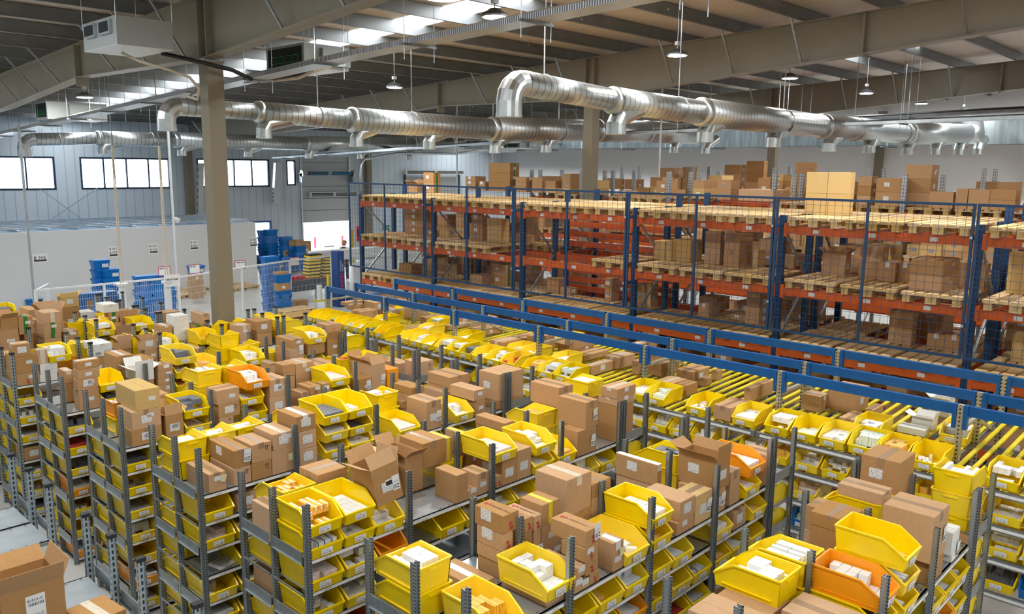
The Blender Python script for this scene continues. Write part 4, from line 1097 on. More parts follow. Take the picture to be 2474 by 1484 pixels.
for a in items:
    cat = 'carton' if a['kind'] == 'carton' else 'bin'
    if a['kind'] == 'bin':
        k = 'o' if a['style'] == 'o' else 'y'
        above = any(b is not a and b['row'] == a['row'] and abs(b['z0']-a['z1']) < .04 and ov(a['x0'],a['x1'],b['x0'],b['x1']) > .1 and ov(a['y0'],a['y1'],b['y0'],b['y1']) > .1 for b in items)
        xc = (a['x0']+a['x1'])/2
        if a['face'] in 'fg': o = add_bin(xc,a['y0'],a['z0'],0,k,fill='half' if above else 'full' if k == 'o' else rnd.choice(['full','full','full','half','few']),where='top')
        else: o = add_bin(xc,a['y0']+.485,a['z0'],math.pi,k,fill='low' if above else 'full' if 'hand' in a else rnd.choice(['full','half','few']),where='top',lab=False)
        a['o'] = o; ALL[-1]['row'] = a['row']
    else:
        st = a['style']; w_, d_, h_ = a['x1']-a['x0'],a['y1']-a['y0'],a['z1']-a['z0']
        mm = orange if st == 'orange' else None
        tilt = rnd.uniform(-.02,.02) if not 'hand' in a else 0
        o = add_carton(a['x0'],a['y0'],a['z0'],w_-.002,d_-.002,h_-.001,'' if mm else st,tilt,'top',mm); a['o'] = o
    tag(o,a['lab'],cat,'goods on top of the %s shelving row'%ROWN[a['row']])
# the carton that leans on the half-filled bin
for a in items:
    if a['kind'] == 'carton' and a['row'] == 3 and a['style'] == 'oBVL': a['o'].rotation_euler = (-.10,-.14,-.06); a['o'].location.z += .055; a['o'].location.x -= .0; tag(a['o'],'tilted open brown carton with scribbled green label leaning on a bin','carton')
# ------------------------------------------------------------------ cells below the tops
def hidden(P, r):
    for q in range(1,r):
        for yy in (YF[q]+.98, YF[q]+.5, YF[q]):
            f = yy/P[1]; x = P[0]*f; z = CAMZ+(P[2]-CAMZ)*f
            if ROWX[q][0]-.02 < x < 7.7 and z < 2.12: return True
    return False
BAYN = ['first','second','third','fourth','fifth']; SLOT = ['left slot','middle slot','right slot']
nb_ = 0; lowstuff = []
cells = []
for r in range(1,10):
    for lv in range(1,8):
        z = LV[lv]
        for half in 'fm':
            nb = int(round(ROWX[r][1]-ROWX[r][0]))
            for bay in range(nb):
                for j in range(3):
                    x = ROWX[r][0]+bay+.17+.33*j
                    y0 = YF[r]+(-.02 if half == 'f' else .515)
                    tests = [(x,y0,z+.1),(x+.1,y0,z+.15)] if half == 'f' else []
                    if bay == 0 and j == 0: tests += [(x-.15,y0+.2,z+.12),(x-.15,y0+.35,z+.15)]
                    if bay == 0 and j == 1 and half == 'f': tests += [(x-.15,y0+.2,z+.17)]
                    if any(inview(t,20) and not hidden(t,r) for t in tests): cells.append((r,lv,half,bay,j,x,y0,z))
print('cells',len(cells))
for (r,lv,half,bay,j,x,y0,z) in cells:
    q = rnd.random(); lab = '%s, %s row, %s bay from left, %s shelf down, %s, %s'%('%s',ROWN[r],BAYN[bay],ORD[lv],SLOT[j],'front' if half == 'f' else 'rear')
    forced = {(3,1,'f',1,0):'empty',(3,1,'f',0,2):'o',(5,6,'f',0,0):'o',(4,3,'f',0,0):'sheet',(4,2,'f',0,2):'empty',(2,1,'f',2,2):'empty'}.get((r,lv,half,bay,j))
    if forced == 'empty' or (forced is None and q < .06 and not (bay == 0 and j == 0)): continue
    if forced == 'sheet':
        mb = MB(); mb.box(-.14,-.1,0,.14,.1,.001,paper)
        for i, tx in enumerate(('INTERZIS','urcatul pe','rafturi pentru','aceasta','marfa')): text_geo(mb,tx,.034,(-.09,.055-.036*i,.0012),(1,0,0),(0,1,0),ink,bold=.0008)
        o = build(mb,'notice_sheet',None,(x+.12,y0+.2,z+.002),.25); tag(o,'white printed notice sheet lying on an empty metal shelf','notice'); continue
    if forced is None and q > .93:
        h = rnd.uniform(.14,.2); o = add_carton(x-.13,y0+.03,z,rnd.uniform(.2,.26),.38,h,rnd.choice(['tB','B','L'])); tag(o,lab%'brown carton','carton','goods inside the %s shelving row'%ROWN[r]); continue
    k = 'o' if (forced == 'o' or (forced is None and rnd.random() < .035)) else 'y'
    o = add_bin(x,y0 if half == 'f' else y0+.485,z,0 if half == 'f' else math.pi,k,fill=rnd.choice(['full','half','half','few','none']) ,lab=half == 'f',where='cell')
    tag(o,lab%({'o':'orange bin','y':'yellow bin'}[k]),'bin','goods inside the %s shelving row'%ROWN[r])
# end-cap cells: bins facing +X, long sides seen from here
for r in range(1,8):
    for lv in range(0,8):
        z = LV[lv]
        for j in range(3):
            yc = YF[r]+.17+.32*j
            vis = any(inview(t,20) and not hidden(t,r) for t in ((ECX+.3,YF[r],z+.12),(ECX+.2,YF[r]+.32*j,z+.17)))
            if not vis: continue
            if r == 1 and lv == 0: continue
            if lv == 0 and (r in (2,4,5) or any(a['row'] == r and (a['half'] == 'e' or a['x1'] > ECX+.05) and ov(yc-.15,yc+.15,a['y0'],a['y1']) > .03 for a in items)): continue
            if j > 0 and lv > 0: continue
            n = {1:3,3:3,6:2,7:2}.get(r,1) if lv == 0 else 1
            if r == 1 and lv == 0 and j > 0: n = 1
            for q in range(n):
                o = add_bin(ECX+.485,yc,z+.187*q,math.pi/2,'y',fill='full' if q == n-1 else 'low',lab=False,where='end')
                tag(o,'yellow bin side on, right end of %s row, %s, %s, %s back'%(ROWN[r],'top shelf' if lv == 0 else ORD[lv]+' shelf down',['lowest','second up','third up'][q],ORD[j+1]),'bin','bins in the end shelving')
q = atx(2354,1161,ECX+.01)
for n in range(4):
    z = S0+.187*n
    if z+.187 > q.z+.1: break
    o = add_bin(ECX+.485,q.y+.16,z,math.pi/2,'y',fill='full' if z+.187*2 > q.z+.1 else 'low',lab=False,where='end'); tag(o,'yellow bin seen from behind in the tall pile at the lower right, %s'%['lowest','second up','third up','topmost'][n],'bin','bins in the end shelving')
# left block goods
for (x,y,w_,d_,h_,st,rz,lab) in ((atz(30,1484,1.95).x,4.1,.42,.36,.36,'oVB',0,''),):
    pass
CMS = {k:mat('plain_%s'%v.replace(' ','_'),c,.5,noise=.1,nscale=40) for (k,v,c) in (('w','white',(.82,.82,.80)),('r','whitish_red',(.80,.68,.64)),('t','whitish_teal',(.66,.74,.74)),('o','orange_box',(.82,.50,.14)),('b','whitish_blue',(.70,.74,.80)),('g','whitish_green',(.72,.78,.70)),('c','cream',(.70,.66,.56)),('d','dark_box',(.16,.17,.2)),('m','red_box',(.50,.05,.05)),('y','amber_box',(.80,.48,.08)))}
# ================================================================== FLOW RACKS
FX = 8.9; FLV = [1.885,1.53,1.18,.83]
FYB = [14.3,12.36,10.40,8.43,6.43,4.42,2.38,.35]
def fz(x, lv): return FLV[lv]+.035*(x-FX)
lane = MB()
lane.box(0,-.012,-.02,2.3,.012,-.006,galv_d)
for i in range(58):
    x = .02+i*.0395; lane.tube([(x,-.021,0),(x,.021,0)],.016,6,roller)
lane_me = lane.mesh('roller_track')
BAYW = ['first','second','third','fourth','fifth','sixth','seventh']
for k in range(7):
    y1, y0 = FYB[k], FYB[k+1]; wd = y1-y0
    t = empty('flow_rack',(FX,y0,0)); tag(t,'gravity flow rack with yellow rollers and blue top beams, %s bay from the left'%BAYW[k],'flow rack')
    for xx in (.55,1.25,2.3):
        mb = MB(); mb.box(xx-.035,wd-.03,0,xx+.035,wd+.03,2.52 if xx < 2 else 2.5,post_zinc); build(mb,'upright',t)
        if k == 6:
            mb = MB(); mb.box(xx-.035,-.03,0,xx+.035,.03,2.52,post_zinc); build(mb,'upright',t)
        mb = MB(); mb.box(xx-.025,.035,2.41,xx+.025,wd-.035,2.52,blue_b); build(mb,'top_beam',t)
        for e in (.035,wd-.075):
            mb = MB(); mb.box(xx-.042,e,2.26,xx+.03,e+.04,2.525,blue_b); build(mb,'beam_bracket',t)
    for zz in (2.22,1.5):
        mb = MB(); mb.box(.58,wd-.02,zz,1.22,wd+.02,zz+.035,zinc); build(mb,'brace',t)
        mb = MB(); mb.bar((1.25,wd,zz),(2.3,wd,zz-.45),.03,.03,zinc); build(mb,'brace',t)
    for lv, z in enumerate(FLV):
        mb = MB(); mb.box(-.035,.01,z-.075,-.0,wd-.01,z-.01,galv); mb.box(-.036,.06,z-.06,-.0352,wd-.06,z-.03,paper); build(mb,'front_rail',t)
        mb = MB(); mb.box(2.28,.01,z+.02,2.32,wd-.01,z+.09,galv); build(mb,'rear_rail',t)
        n = 15 if lv == 0 else 6 if lv == 1 else 0
        for i in range(n):
            o = obj('roller_track',lane_me,t,(0,wd*(i+.5)/n,z-.012)); o.rotation_euler = (0,-.035,0)
        for e in (.02,wd/2,wd-.05):
            mb = MB(); mb.prism([(0,z-.06),(2.3,z+.02),(2.3,z+.07),(0,z-.01)],'y',e,e+.012,galv); build(mb,'side_rail',t)
FL = [14.02,13.71,13.41,13.1,12.79,12.5,12.12,11.8,11.13,10.8,10.5,10.14,9.83,9.55,9.22,8.9,8.58,8.12,7.8,7.48,6.2,5.88,5.25,4.6,4.17,3.84,3.51,3.18,2.86,2.53,1.81,1.48,1.15]
def fbin(x, y, lv, kind, fill, lab):
    o = add_bin(x,y,fz(x,lv)+.012,-math.pi/2,kind,fill=fill,where='flow'); o.rotation_euler.z = -math.pi/2
    tag(o,lab,'bin','bins on the flow racks'); return o
for i, y in enumerate(FL):
    fbin(FX-.03,y,0,'y',rnd.choice(['full','full','full','few','half']) if i > 8 else rnd.choice(['few','none','half','few']),'yellow bin, %s from left in the front line on the flow rack rollers'%ORD[i+1])
for lv in (1,2,3):
    y = 14.0; i = 0
    while y > .6:
        P = (FX,y,FLV[lv]+.1)
        # hidden behind the picking rows?
        hid = False
        for r in range(1,10):
            for xx in (7.7,ROWX[r][1] if r < 8 else 5.9):
                f = xx/FX; yy = y*f; z = CAMZ+(P[2]-CAMZ)*f
                if YF[r] < yy < YF[r]+.98 and z < 1.9: hid = True
        if inview(P) and not hid and rnd.random() < .93:
            i += 1; kd = 'd' if (lv == 3 and y < 4.2 and rnd.random() < .5) else 'y'
            fbin(FX-.03,y,lv,kd,rnd.choice(['full','full','half']),'%s bin, %s from left on the %s roller level down of the flow rack'%({'d':'blue','y':'yellow'}[kd],ORD[i],ORD[lv+1]))
        y -= .333 if int(y*3) % 6 else .37
CR.update({'E':(600,700,3.905),'G':(1800,800,3.671),'M':(825,380,2.968),'N':(1650,380,2.969),'S':(1440,560,4.365),'T':(2100,640,4.636)})
def solve(f, target, lo, hi):
    a0 = f(lo)[0]; a1 = f(hi)[0]
    for _ in range(40):
        mid = (lo+hi)/2
        if (f(mid)[0] < target) == (a1 > a0): lo = mid
        else: hi = mid
    return (lo+hi)/2
def rackbox(c, L, N, Rr, top, bot, z, style, split=1, maxw=.8, xmin=None):
    nx, ny = cv(c,N,top); _, By = cv(c,0,bot); Lx, _ = cv(c,L); Rx, _ = cv(c,Rr)
    b = atz(nx,By,z); X, Y = b.x, b.y
    if xmin and X < xmin: X = xmin; Y = atx(nx,By,X).y
    q = atx(nx,ny,X); h = q.z-z
    wd = solve(lambda v: proj((X+v,Y,q.z)),Rx,.02,1.6); dp = solve(lambda v: proj((X,Y+v,q.z)),Lx,.02,1.6)
    if wd < .12: wd = .34
    wd = min(wd,maxw); dp = max(dp,.1); h = max(h,.08)
    out = []
    for s in range(split): out.append((X,Y,z+h/split*s,wd,dp,h/split,style))
    return out
FLOWC = """E 870 925 1080 135 170 L
E 925 985 1090 155 205 l
E 1090 1195 1290 135 215 B
E 1180 1265 1400 205 270 L
E 1300 1400 1500 80 150 t
E 1465 1590 1700 170 300 
E 1345 1410 1620 385 430 tV
E 1620 1680 1880 280 345 tB
E 1815 1870 2140 375 400 n
E 2085 2180 2400 395 460 tB
R 575 700 915 270 335 oL
R 720 830 1130 325 380 t
R 610 688 918 470 560 lB
R 1230 1320 1510 245 330 w
R 1435 1550 1725 405 525 tu
R 1280 1330 1440 370 500 
R 1700 1790 1900 590 690 t
R 1905 1960 2030 540 610 t
R 2035 2080 2130 470 560 t
R 2050 2240 2421 800 935 tB
G 510 660 740 590 735 w
G 740 965 1105 560 755 BL
G 835 985 1100 800 860 t
G 1105 1130 1230 720 790 t
G 1350 1590 1640 900 950 W
G 1480 1660 1710 810 900 oW
G 1640 1800 1862 650 800 oW
G 0 50 250 520 640 t"""
placed = []
for i, ln in enumerate(FLOWC.split('\n')):
    p = ln.split(); st = p[6] if len(p) > 6 else ''
    b = atz(cv(p[0],float(p[2]))[0],cv(p[0],0,float(p[5]))[1],2.0)
    for (X,Y,z,wd,dp,h,s) in rackbox(p[0],float(p[1]),float(p[2]),float(p[3]),float(p[4]),float(p[5]),1.93,st,maxw=.62,xmin=FX-.03): placed.append([X,Y,z,wd,min(dp,.42),min(h,.34),s])
FB = [(FX-.03,y) for y in FL]
final = []
for q in placed:
    X,Y,z,wd,dp,h,s = q
    z = max(fz(X,0),fz(X+wd,0))+.012; ok = True
    for (bx,by) in FB:
        if ov(X,X+wd,bx,bx+.49) > .01 and ov(Y,Y+dp,by-.155,by+.155) > .01:
            mx = bx+.5-X
            if mx < .5 and X+wd-(bx+.5) > .0: X += mx; 
            elif by > Y+dp/2: dp = max(.1,by-.158-Y)
            else: n = by+.158; dp = max(.1,Y+dp-n); Y = n
    for (X2,Y2,z2,w2,d2,h2,s2) in final:
        if ov(X,X+wd,X2,X2+w2) > .01 and ov(Y,Y+dp,Y2,Y2+d2) > .01:
            if ov(X,X+wd,X2,X2+w2) < ov(Y,Y+dp,Y2,Y2+d2): X = X2+w2+.01
            elif Y > Y2: n = Y2+d2+.005; dp = max(.1,Y+dp-n); Y = n
            else: dp = max(.1,Y2-Y-.005)
    final.append((X,Y,max(fz(X,0),fz(X+wd,0))+.012,wd,dp,h,s))
final.sort(key=lambda q: -q[1]/q[0])
for i, (X,Y,z,wd,dp,h,s) in enumerate(final):
    o = add_carton(X,Y,z,wd,dp,h,s,0,'flow'); tag(o,'%s carton on the flow rack rollers, %s from the left'%('white' if 'W' in s else 'open brown' if 'o' in s else 'taped brown' if any(c in s for c in 'tlw') else 'plain brown',ORD[i+1]),'carton','cartons on the flow rack rollers')
k = 0
for (x,y) in ((9.95,12.0),(10.3,11.2),(9.45,10.3),(10.5,8.9),(9.42,8.7),(9.42,6.75),(10.2,3.9),(10.3,3.5),(9.42,3.35),(10.6,2.75),(9.42,7.45),(9.9,2.55),(10.2,12.9)):
    if any(ov(x,x+.485,q[0],q[0]+q[3]) > 0 and ov(y-.155,y+.155,q[1],q[1]+q[4]) > 0 for q in final): continue
    fbin(x,y,0,'o' if x == 10.2 and y < 4 else 'y',rnd.choice(['full','full','few']),'%s bin behind the front line on the flow rack rollers, %s from left'%('orange' if x == 10.2 and y < 4 else 'yellow',ORD[k+1])); k += 1
fl_occ = [(q[0],q[0]+q[3],q[1],q[1]+q[4]) for q in final]+[(a['x'],a['x']+.49,a['y']-.155,a['y']+.155) for a in ALL if a['where'] == 'flow' and a['t'] == 'bin' and a['z'] > 1.8]
k2 = 0; k3 = 0
for x in (9.41,9.93,10.45):
    y = 13.9
    while y > 1.2:
        pr_ = .8 if y > 8 else .45 if y > 5.6 else .25
        if rnd.random() < pr_ and not any(ov(x,x+.485,q[0],q[1]) > 0 and ov(y-.16,y+.16,q[2],q[3]) > 0 for q in fl_occ) and not any(abs(y-b) < .22 for b in FYB):
            if rnd.random() < .45:
                k3 += 1; fbin(x,y,0,'y',rnd.choice(['full','full','half']),'yellow bin standing deeper on the flow rack rollers, %s counted from left'%ORD[k3]); fl_occ.append((x,x+.49,y-.155,y+.155))
            else:
                k2 += 1; w2 = rnd.uniform(.32,.48); d2 = rnd.uniform(.22,.31); o = add_carton(x,y-.155,max(fz(x,0),fz(x+w2,0))+.012,w2,d2,rnd.uniform(.14,.26),rnd.choice(['t','tB','l','B','tu']),0,'flow')
                tag(o,'brown carton standing deeper on the flow rack rollers, %s counted from left'%ORD[k2],'carton','cartons deeper on the flow rack rollers'); fl_occ.append((x,x+w2,y-.155,y-.155+d2))
        y -= .325
# ================================================================== PALLET RACKS
def pallet_mesh():
    mb = MB(); x = 1.2; y = .8
    for yy in (.0725,.4,.7275):
        w_ = .145 if yy == .4 else .1
        mb.box(0,yy-w_/2,0,x,yy+w_/2,.022,wood)
        for xx in (.0725,.6,1.1275): mb.box(xx-.0725,yy-w_/2,.022,xx+.0725,yy+w_/2,.1,wood2)
    for xx in (.0725,.6,1.1275): mb.box(xx-.0725,0,.1,xx+.0725,y,.122,wood)
    for (a,b) in ((0,.145),(.19,.29),(.3275,.4725),(.51,.61),(.655,.8)): mb.box(0,a,.122,x,b,.144,wood)
    return mb.mesh('euro_pallet')
PAL = pallet_mesh(); npal = 0
RLV = [4.11,3.14,2.17,1.2,.2]
RY = [17.05,14.28,11.5,8.7,5.9,3.1,.3,-2.5]
ordp = {}
def put_pallet(x, y, z, lab, rz=0, grp='wooden pallets on the racks'):
    o = obj('wooden_pallet',PAL,None,(x,y,z+.001),rz); tag(o,lab,'pallet',grp); return o
def rack(Xf, dep, RYs, top, label, up, beam, name='pallet_rack', extra=(), lvs=RLV, skipb=()):
    t = empty(name,(Xf,0,0)); tag(t,label,'rack')
    for y in RYs:
        for xx in (0,dep-.08):
            mb = MB(); mb.box(xx,y-.05,0,xx+.08,y+.05,top,up); mb.box(xx-.02,y-.08,0,xx+.1,y+.08,.012,up); build(mb,'upright',t)
        z = .3; s = 0
        mb = MB()
        while z < top-1.0:
            a, b = ((.04,y,z),(dep-.04,y,z+.95)) if s % 2 == 0 else ((dep-.04,y,z),(.04,y,z+.95))
            mb.bar(a,b,.035,.035,galv); z += .95; s += 1
        build(mb,'frame_brace',t)
    for a, b in zip(RYs,RYs[1:]):
        for lz in lvs:
            for xx in (-.005,dep-.055):
                mb = MB(); mb.box(xx,b+.05,lz-.13,xx+.055,a-.05,lz,beam)
                mb.box(xx-.008,b+.045,lz-.17,xx+.06,b+.1,lz+.04,beam); mb.box(xx-.008,a-.1,lz-.17,xx+.06,a-.045,lz+.04,beam); bo = build(mb,'beam',t)
                if xx < 0 and Xf < 13 and lz > 2:
                    for q in (.2,.5,.8):
                        m2 = MB(); yy = b+(a-b)*q; m2.box(xx-.0015,yy-.05,lz-.1,xx,yy+.05,lz-.04,lab_m); build(m2,'location_label',bo)
    for e in extra:
        mb = MB(); mb.box(-.005,e[1]+.05,e[0]-.12,.05,e[2]-.05,e[0],beam); build(mb,'beam',t)
    return t
rack(12.3,1.1,RY,4.27,'front orange and dark blue pallet rack behind the blue mesh fence',post_navy,orange_b)
xb = []
for py in (535,558,582,645,667,688): xb.append((atx(1400,py,13.75).z,aty_ if False else 8.75,11.45))
rack(13.7,1.1,RY,4.5,'second orange pallet rack standing back to back with the front one',post_navy,orange_b,extra=[(z,8.75,11.45) for z,_,_ in xb])
RY3 = RY
rack(17.6,1.1,RY3,4.9,'third pallet rack with galvanised uprights behind the first aisle',post_galv,orange_b)
rack(19.0,1.1,RY3,4.9,'fourth pallet rack with galvanised uprights, back to back with the third',post_galv,orange_b)
rack(23.2,1.1,RY3,5.05,'farthest pallet rack with galvanised uprights before the white wall',post_galv,orange_b)
bayw = ['first','second','third','fourth','fifth','sixth','seventh','eighth','ninth','tenth']
skip1 = {(1,1,2),(1,2,0),(1,2,1),(1,1,2)}
def fill_pallets(Xf, RYs, rn, lvs, skip=(), n=3, prob=1.0, l0=0):
    for bi, (a, b) in enumerate(zip(RYs,RYs[1:])):
        for li, z in enumerate(lvs):
            for k in range(n):
                if (li,bi,k) in skip or rnd.random() > prob: continue
                y = a-.08-(k+1)*.885+.04
                if not inview((Xf,y,z),150): continue
                put_pallet(Xf-.07+rnd.uniform(-.03,.03),y,z,'pallet, %s rack, %s bay from left, %s level from top, %s place'%(rn,bayw[bi],['first','second','third','fourth','fifth'][li+l0],['left','middle','right'][k]),rnd.uniform(-.01,.01))
fill_pallets(12.3,RY,'front',RLV[:3],skip1); fill_pallets(12.3,RY,'front',[RLV[4]],(),3,.5,4)
fill_pallets(13.7,RY,'second',RLV[:1]); fill_pallets(13.7,RY,'second',RLV[1:3],{(0,2,0),(0,2,1),(0,2,2),(1,2,0),(1,2,1),(1,2,2)},3,.8,1)
fill_pallets(17.6,RY3,'third',RLV[:2],(),3,.8); fill_pallets(19.0,RY3,'fourth',RLV[:1],(),3,.6)
D0, D1, D2 = 4.256, 3.286, 2.316
RB = """N 890 1020 1024 108 408 0 H 2
N 1022 1187 1240 108 410 0 H 2
S 612 722 745 100 305 1 H 1
S 727 790 822 95 310 1 H 1
S 820 990 1160 90 325 1 Hu 1
S 1155 1300 1362 0 350 1 t 2
S 1362 1500 1665 25 380 1 t 2
S 1655 1700 1795 180 368 1 H 1
N 1005 1160 1212 670 825 1 oB 1
N 1275 1420 1500 640 875 1 B 2
N 1400 1515 1520 755 900 1 tw 1
N 1520 1630 1645 760 905 1 tw 1
N 1638 1855 1990 745 975 1 L 2
N 1978 2155 2260 765 950 1 yB 1
N 2345 2470 2500 690 990 1 H 2
S 1080 1185 1360 765 910 2 w 1
S 1418 1585 1600 838 900 2 S 1
S 1590 1710 1895 620 985 2 BL 4
S 430 520 600 510 740 2 S 1
T 240 470 640 490 860 2 uB 4
T 655 835 915 740 915 2 wB 1
T 850 1040 1120 745 935 2 wB 1
T 1610 1760 1800 790 1110 2 H 1
M 412 500 580 770 848 2 t 1
M 577 640 690 705 800 2  1
M 925 1008 1012 850 925 2 t 1
M 1010 1172 1228 775 930 2 gS 2
M 1475 1555 1615 840 945 2 uB 2
M 1570 1640 1690 910 960 2 B 1
M 1890 1935 2045 845 1005 2 S 2
M 2120 2215 2330 885 1050 2 HB 1
M 450 615 750 355 540 1 S 4
M 702 770 890 508 568 1 HB 1
M 597 670 700 508 550 1 S 1
M 930 1010 1050 405 580 1 S 4
M 1045 1150 1240 435 600 1 H 2
M 467 543 585 185 250 0 o 1
M 587 660 745 108 250 0 gS 2
M 890 960 1035 158 258 0 S 3
M 985 1030 1050 195 260 0 S 2
M 1057 1207 1275 57 262 0 gB 3
M 1248 1323 1385 162 272 0 B 3
M 1275 1330 1362 125 165 0 t 1
M 1422 1560 1615 137 240 0 w 1
M 1497 1545 1615 205 250 0 oH 1
M 1905 2010 2030 162 240 0 B 1
M 2030 2110 2170 165 240 0 B 1
M 2272 2380 2449 75 240 0 LL 2
N 0 15 105 75 250 0 t 3
N 300 405 460 55 252 0 B 3
N 458 570 585 30 250 0 u 3
N 465 600 690 178 250 0 HBB 1
N 400 645 790 250 335 0 l 1
N 210 380 465 210 250 0 S 1
N 808 925 965 50 290 0 a 5
N 1260 1340 1405 138 345 0 B 3
N 1390 1565 1592 152 355 0 S 2
N 1600 1762 1842 55 357 0 LB 3
N 1770 1930 1960 252 375 0 u 1
N 1962 2030 2050 238 385 0 B 1
N 2105 2240 2300 170 290 0 t 1
N 2205 2375 2392 242 395 0 a 2
N 2050 2200 2205 250 395 0 t 1"""
DECK = [D0,D1,D2]
used = []; rb_n = {}
for ln in RB.split('\n'):
    p = ln.split(); lv = int(p[6]); rest = p[7:]; st = rest[0] if len(rest) == 2 else ''; sp = int(rest[-1])
    bl = rackbox(p[0],float(p[1]),float(p[2]),float(p[3]),float(p[4]),float(p[5]),DECK[lv],st,sp,maxw=.75)
    X,Y = bl[0][0],bl[0][1]; wd, dp = bl[0][3], bl[0][4]
    # stand it on a rack: move along the sight line to the nearest rack footprint
    for (xa, xbb) in ((12.25,13.45),(13.65,14.85),(17.55,18.75),(18.95,20.1),(23.15,24.3)):
        lo, hi = xa, xbb-.2
        if X < lo+1.7 or xa > 23: break
    X2 = min(max(X,xa),xbb-.25); f = X2/X; Y2 = Y*f
    wd = min(wd*f,xbb-X2); dp *= f
    for q in used:
        if q[6] == lv and ov(X2,X2+wd,q[0],q[1]) > .005 and ov(Y2,Y2+dp,q[2],q[3]) > .005:
            if Y2 > q[2]: n = q[3]+.004; dp = max(.08,Y2+dp-n); Y2 = n
            else: dp = max(.08,q[2]-Y2-.004)
    used.append((X2,X2+wd,Y2,Y2+dp,0,0,lv))
    rn = 'front' if X2 < 13.5 else 'second' if X2 < 15 else 'third' if X2 < 18.9 else 'fourth' if X2 < 21 else 'farthest'
    key = (rn,lv); rb_n.setdefault(key,[]).append((Y2/X2,X2,Y2,wd,dp,bl,f,st,sp))
for (rn,lv), L in rb_n.items():
    L.sort(key=lambda q: -q[0])
    for i, (_,X2,Y2,wd,dp,bl,f,st,sp) in enumerate(L):
        hh = bl[0][5]*(1 if f < 1.02 else f); z = DECK[lv]
        for s in range(sp):
            o = add_carton(X2,Y2,z+.002,wd-.004,dp-.004,hh-.002,st,0,'rack'); z += hh
            c_n = 'honey coloured carton' if 'H' in st else 'green labelled carton' if 'g' in st else 'red printed carton' if 'a' in st else 'open carton' if 'o' in st else 'brown carton'
            tag(o,'%s on the %s rack, %s level, %s stack from left%s'%(c_n,rn,['top','middle','lower'][lv],ORD[i+1],'' if sp == 1 else ', '+['lowest','second up','third up','fourth up','fifth up'][s]),'carton','cartons on the pallet racks')
# cartons nobody can single out deep in the racks
mass = MB()
for (Xf, RYs, lvs) in ((12.36,RY,[1.2,.344]),(13.75,RY,[RLV[1]+.145,RLV[2]+.145,1.2,.344]),(17.65,RY3,[x+.145 for x in RLV[:4]]+[.344]),(19.05,RY3,[x+.145 for x in RLV[:3]]),(23.25,RY3,[x for x in RLV[:2]])):
    for a, b in zip(RYs,RYs[1:]):
        for z in lvs:
            y = b+.1
            while y < a-.35:
                d_ = rnd.uniform(.28,.42); zz = z; w_ = rnd.uniform(.35,.75); x = Xf+rnd.uniform(0,.25)
                if Xf == 13.75 and 8.7 < y < 11.5 and z > 2: y += d_; continue
                if rnd.random() < (.72 if z < 4 else .5):
                    for n in range(rnd.choice((1,2,2,3))):
                        h = rnd.uniform(.14,.26)
                        if zz+h > z+.68: break
                        u = (x,x+w_,y,y+d_)
                        if any(ov(u[0],u[1],q[0],q[1]) > 0 and ov(u[2],u[3],q[2],q[3]) > 0 and abs(DECK[q[6]]-z) < .2 for q in used): break
                        m_ = rnd.choice([card,card,card,card_y]); mass.box(x,y,zz,x+w_,y+d_,zz+h,m_)
                        if rnd.random() < .5: mass.box(x-.002,y+d_*.35,zz+h*.3,x,y+d_*.35+.1,zz+h*.3+.08,lab_m)
                        mass.box(x-.001,y-.001,zz+h-.004,x+w_+.001,y+d_+.001,zz+h-.001,tape_m)
                        zz += h
                y += d_+.01
# dark blue mesh fence in front of the racks
def fence_panel(ya, yb, z0, z1, X, label):
    t = empty('mesh_fence_panel',(X,yb,z0)); tag(t,label,'fence'); wd = ya-yb; hh = z1-z0
    mb = MB()
    for (a,b_) in ((0,.035),(wd-.035,wd)): mb.box(-.018,a,0,.018,b_,hh,navy)
    mb.box(-.018,.035,0,.018,wd-.035,.035,navy); mb.box(-.018,.035,hh-.035,.018,wd-.035,hh,navy); build(mb,'frame',t)
    mb = MB(); mb.box(-.015,wd/2-.018,.035,.015,wd/2+.018,hh-.035,navy); build(mb,'middle_stile',t)
    mb = MB(); y = .11
    while y < wd-.05: mb.box(-.002,y-.002,.03,.002,y+.002,hh-.03,navy); y += .11
    z = .12
    while z < hh-.04: mb.box(-.004,.03,z-.002,.0,wd-.03,z+.002,navy); z += .11
    build(mb,'wire_mesh',t)
    mb = MB()
    for zz in (.45,hh-.45): mb.box(.018,.0,zz-.03,.2,.03,zz+.03,navy); mb.tube([(-.03,.02,zz),(-.018,.02,zz)],.02,8,galv_l)
    build(mb,'mounting_clamp',t)
for i, (a, b) in enumerate(zip(RY,RY[1:])): fence_panel(a+(.12 if i == 0 else -.01),b+.01,2.47,4.56,12.06,'dark blue wire mesh panel before the racks, %s from the left'%bayw[i])
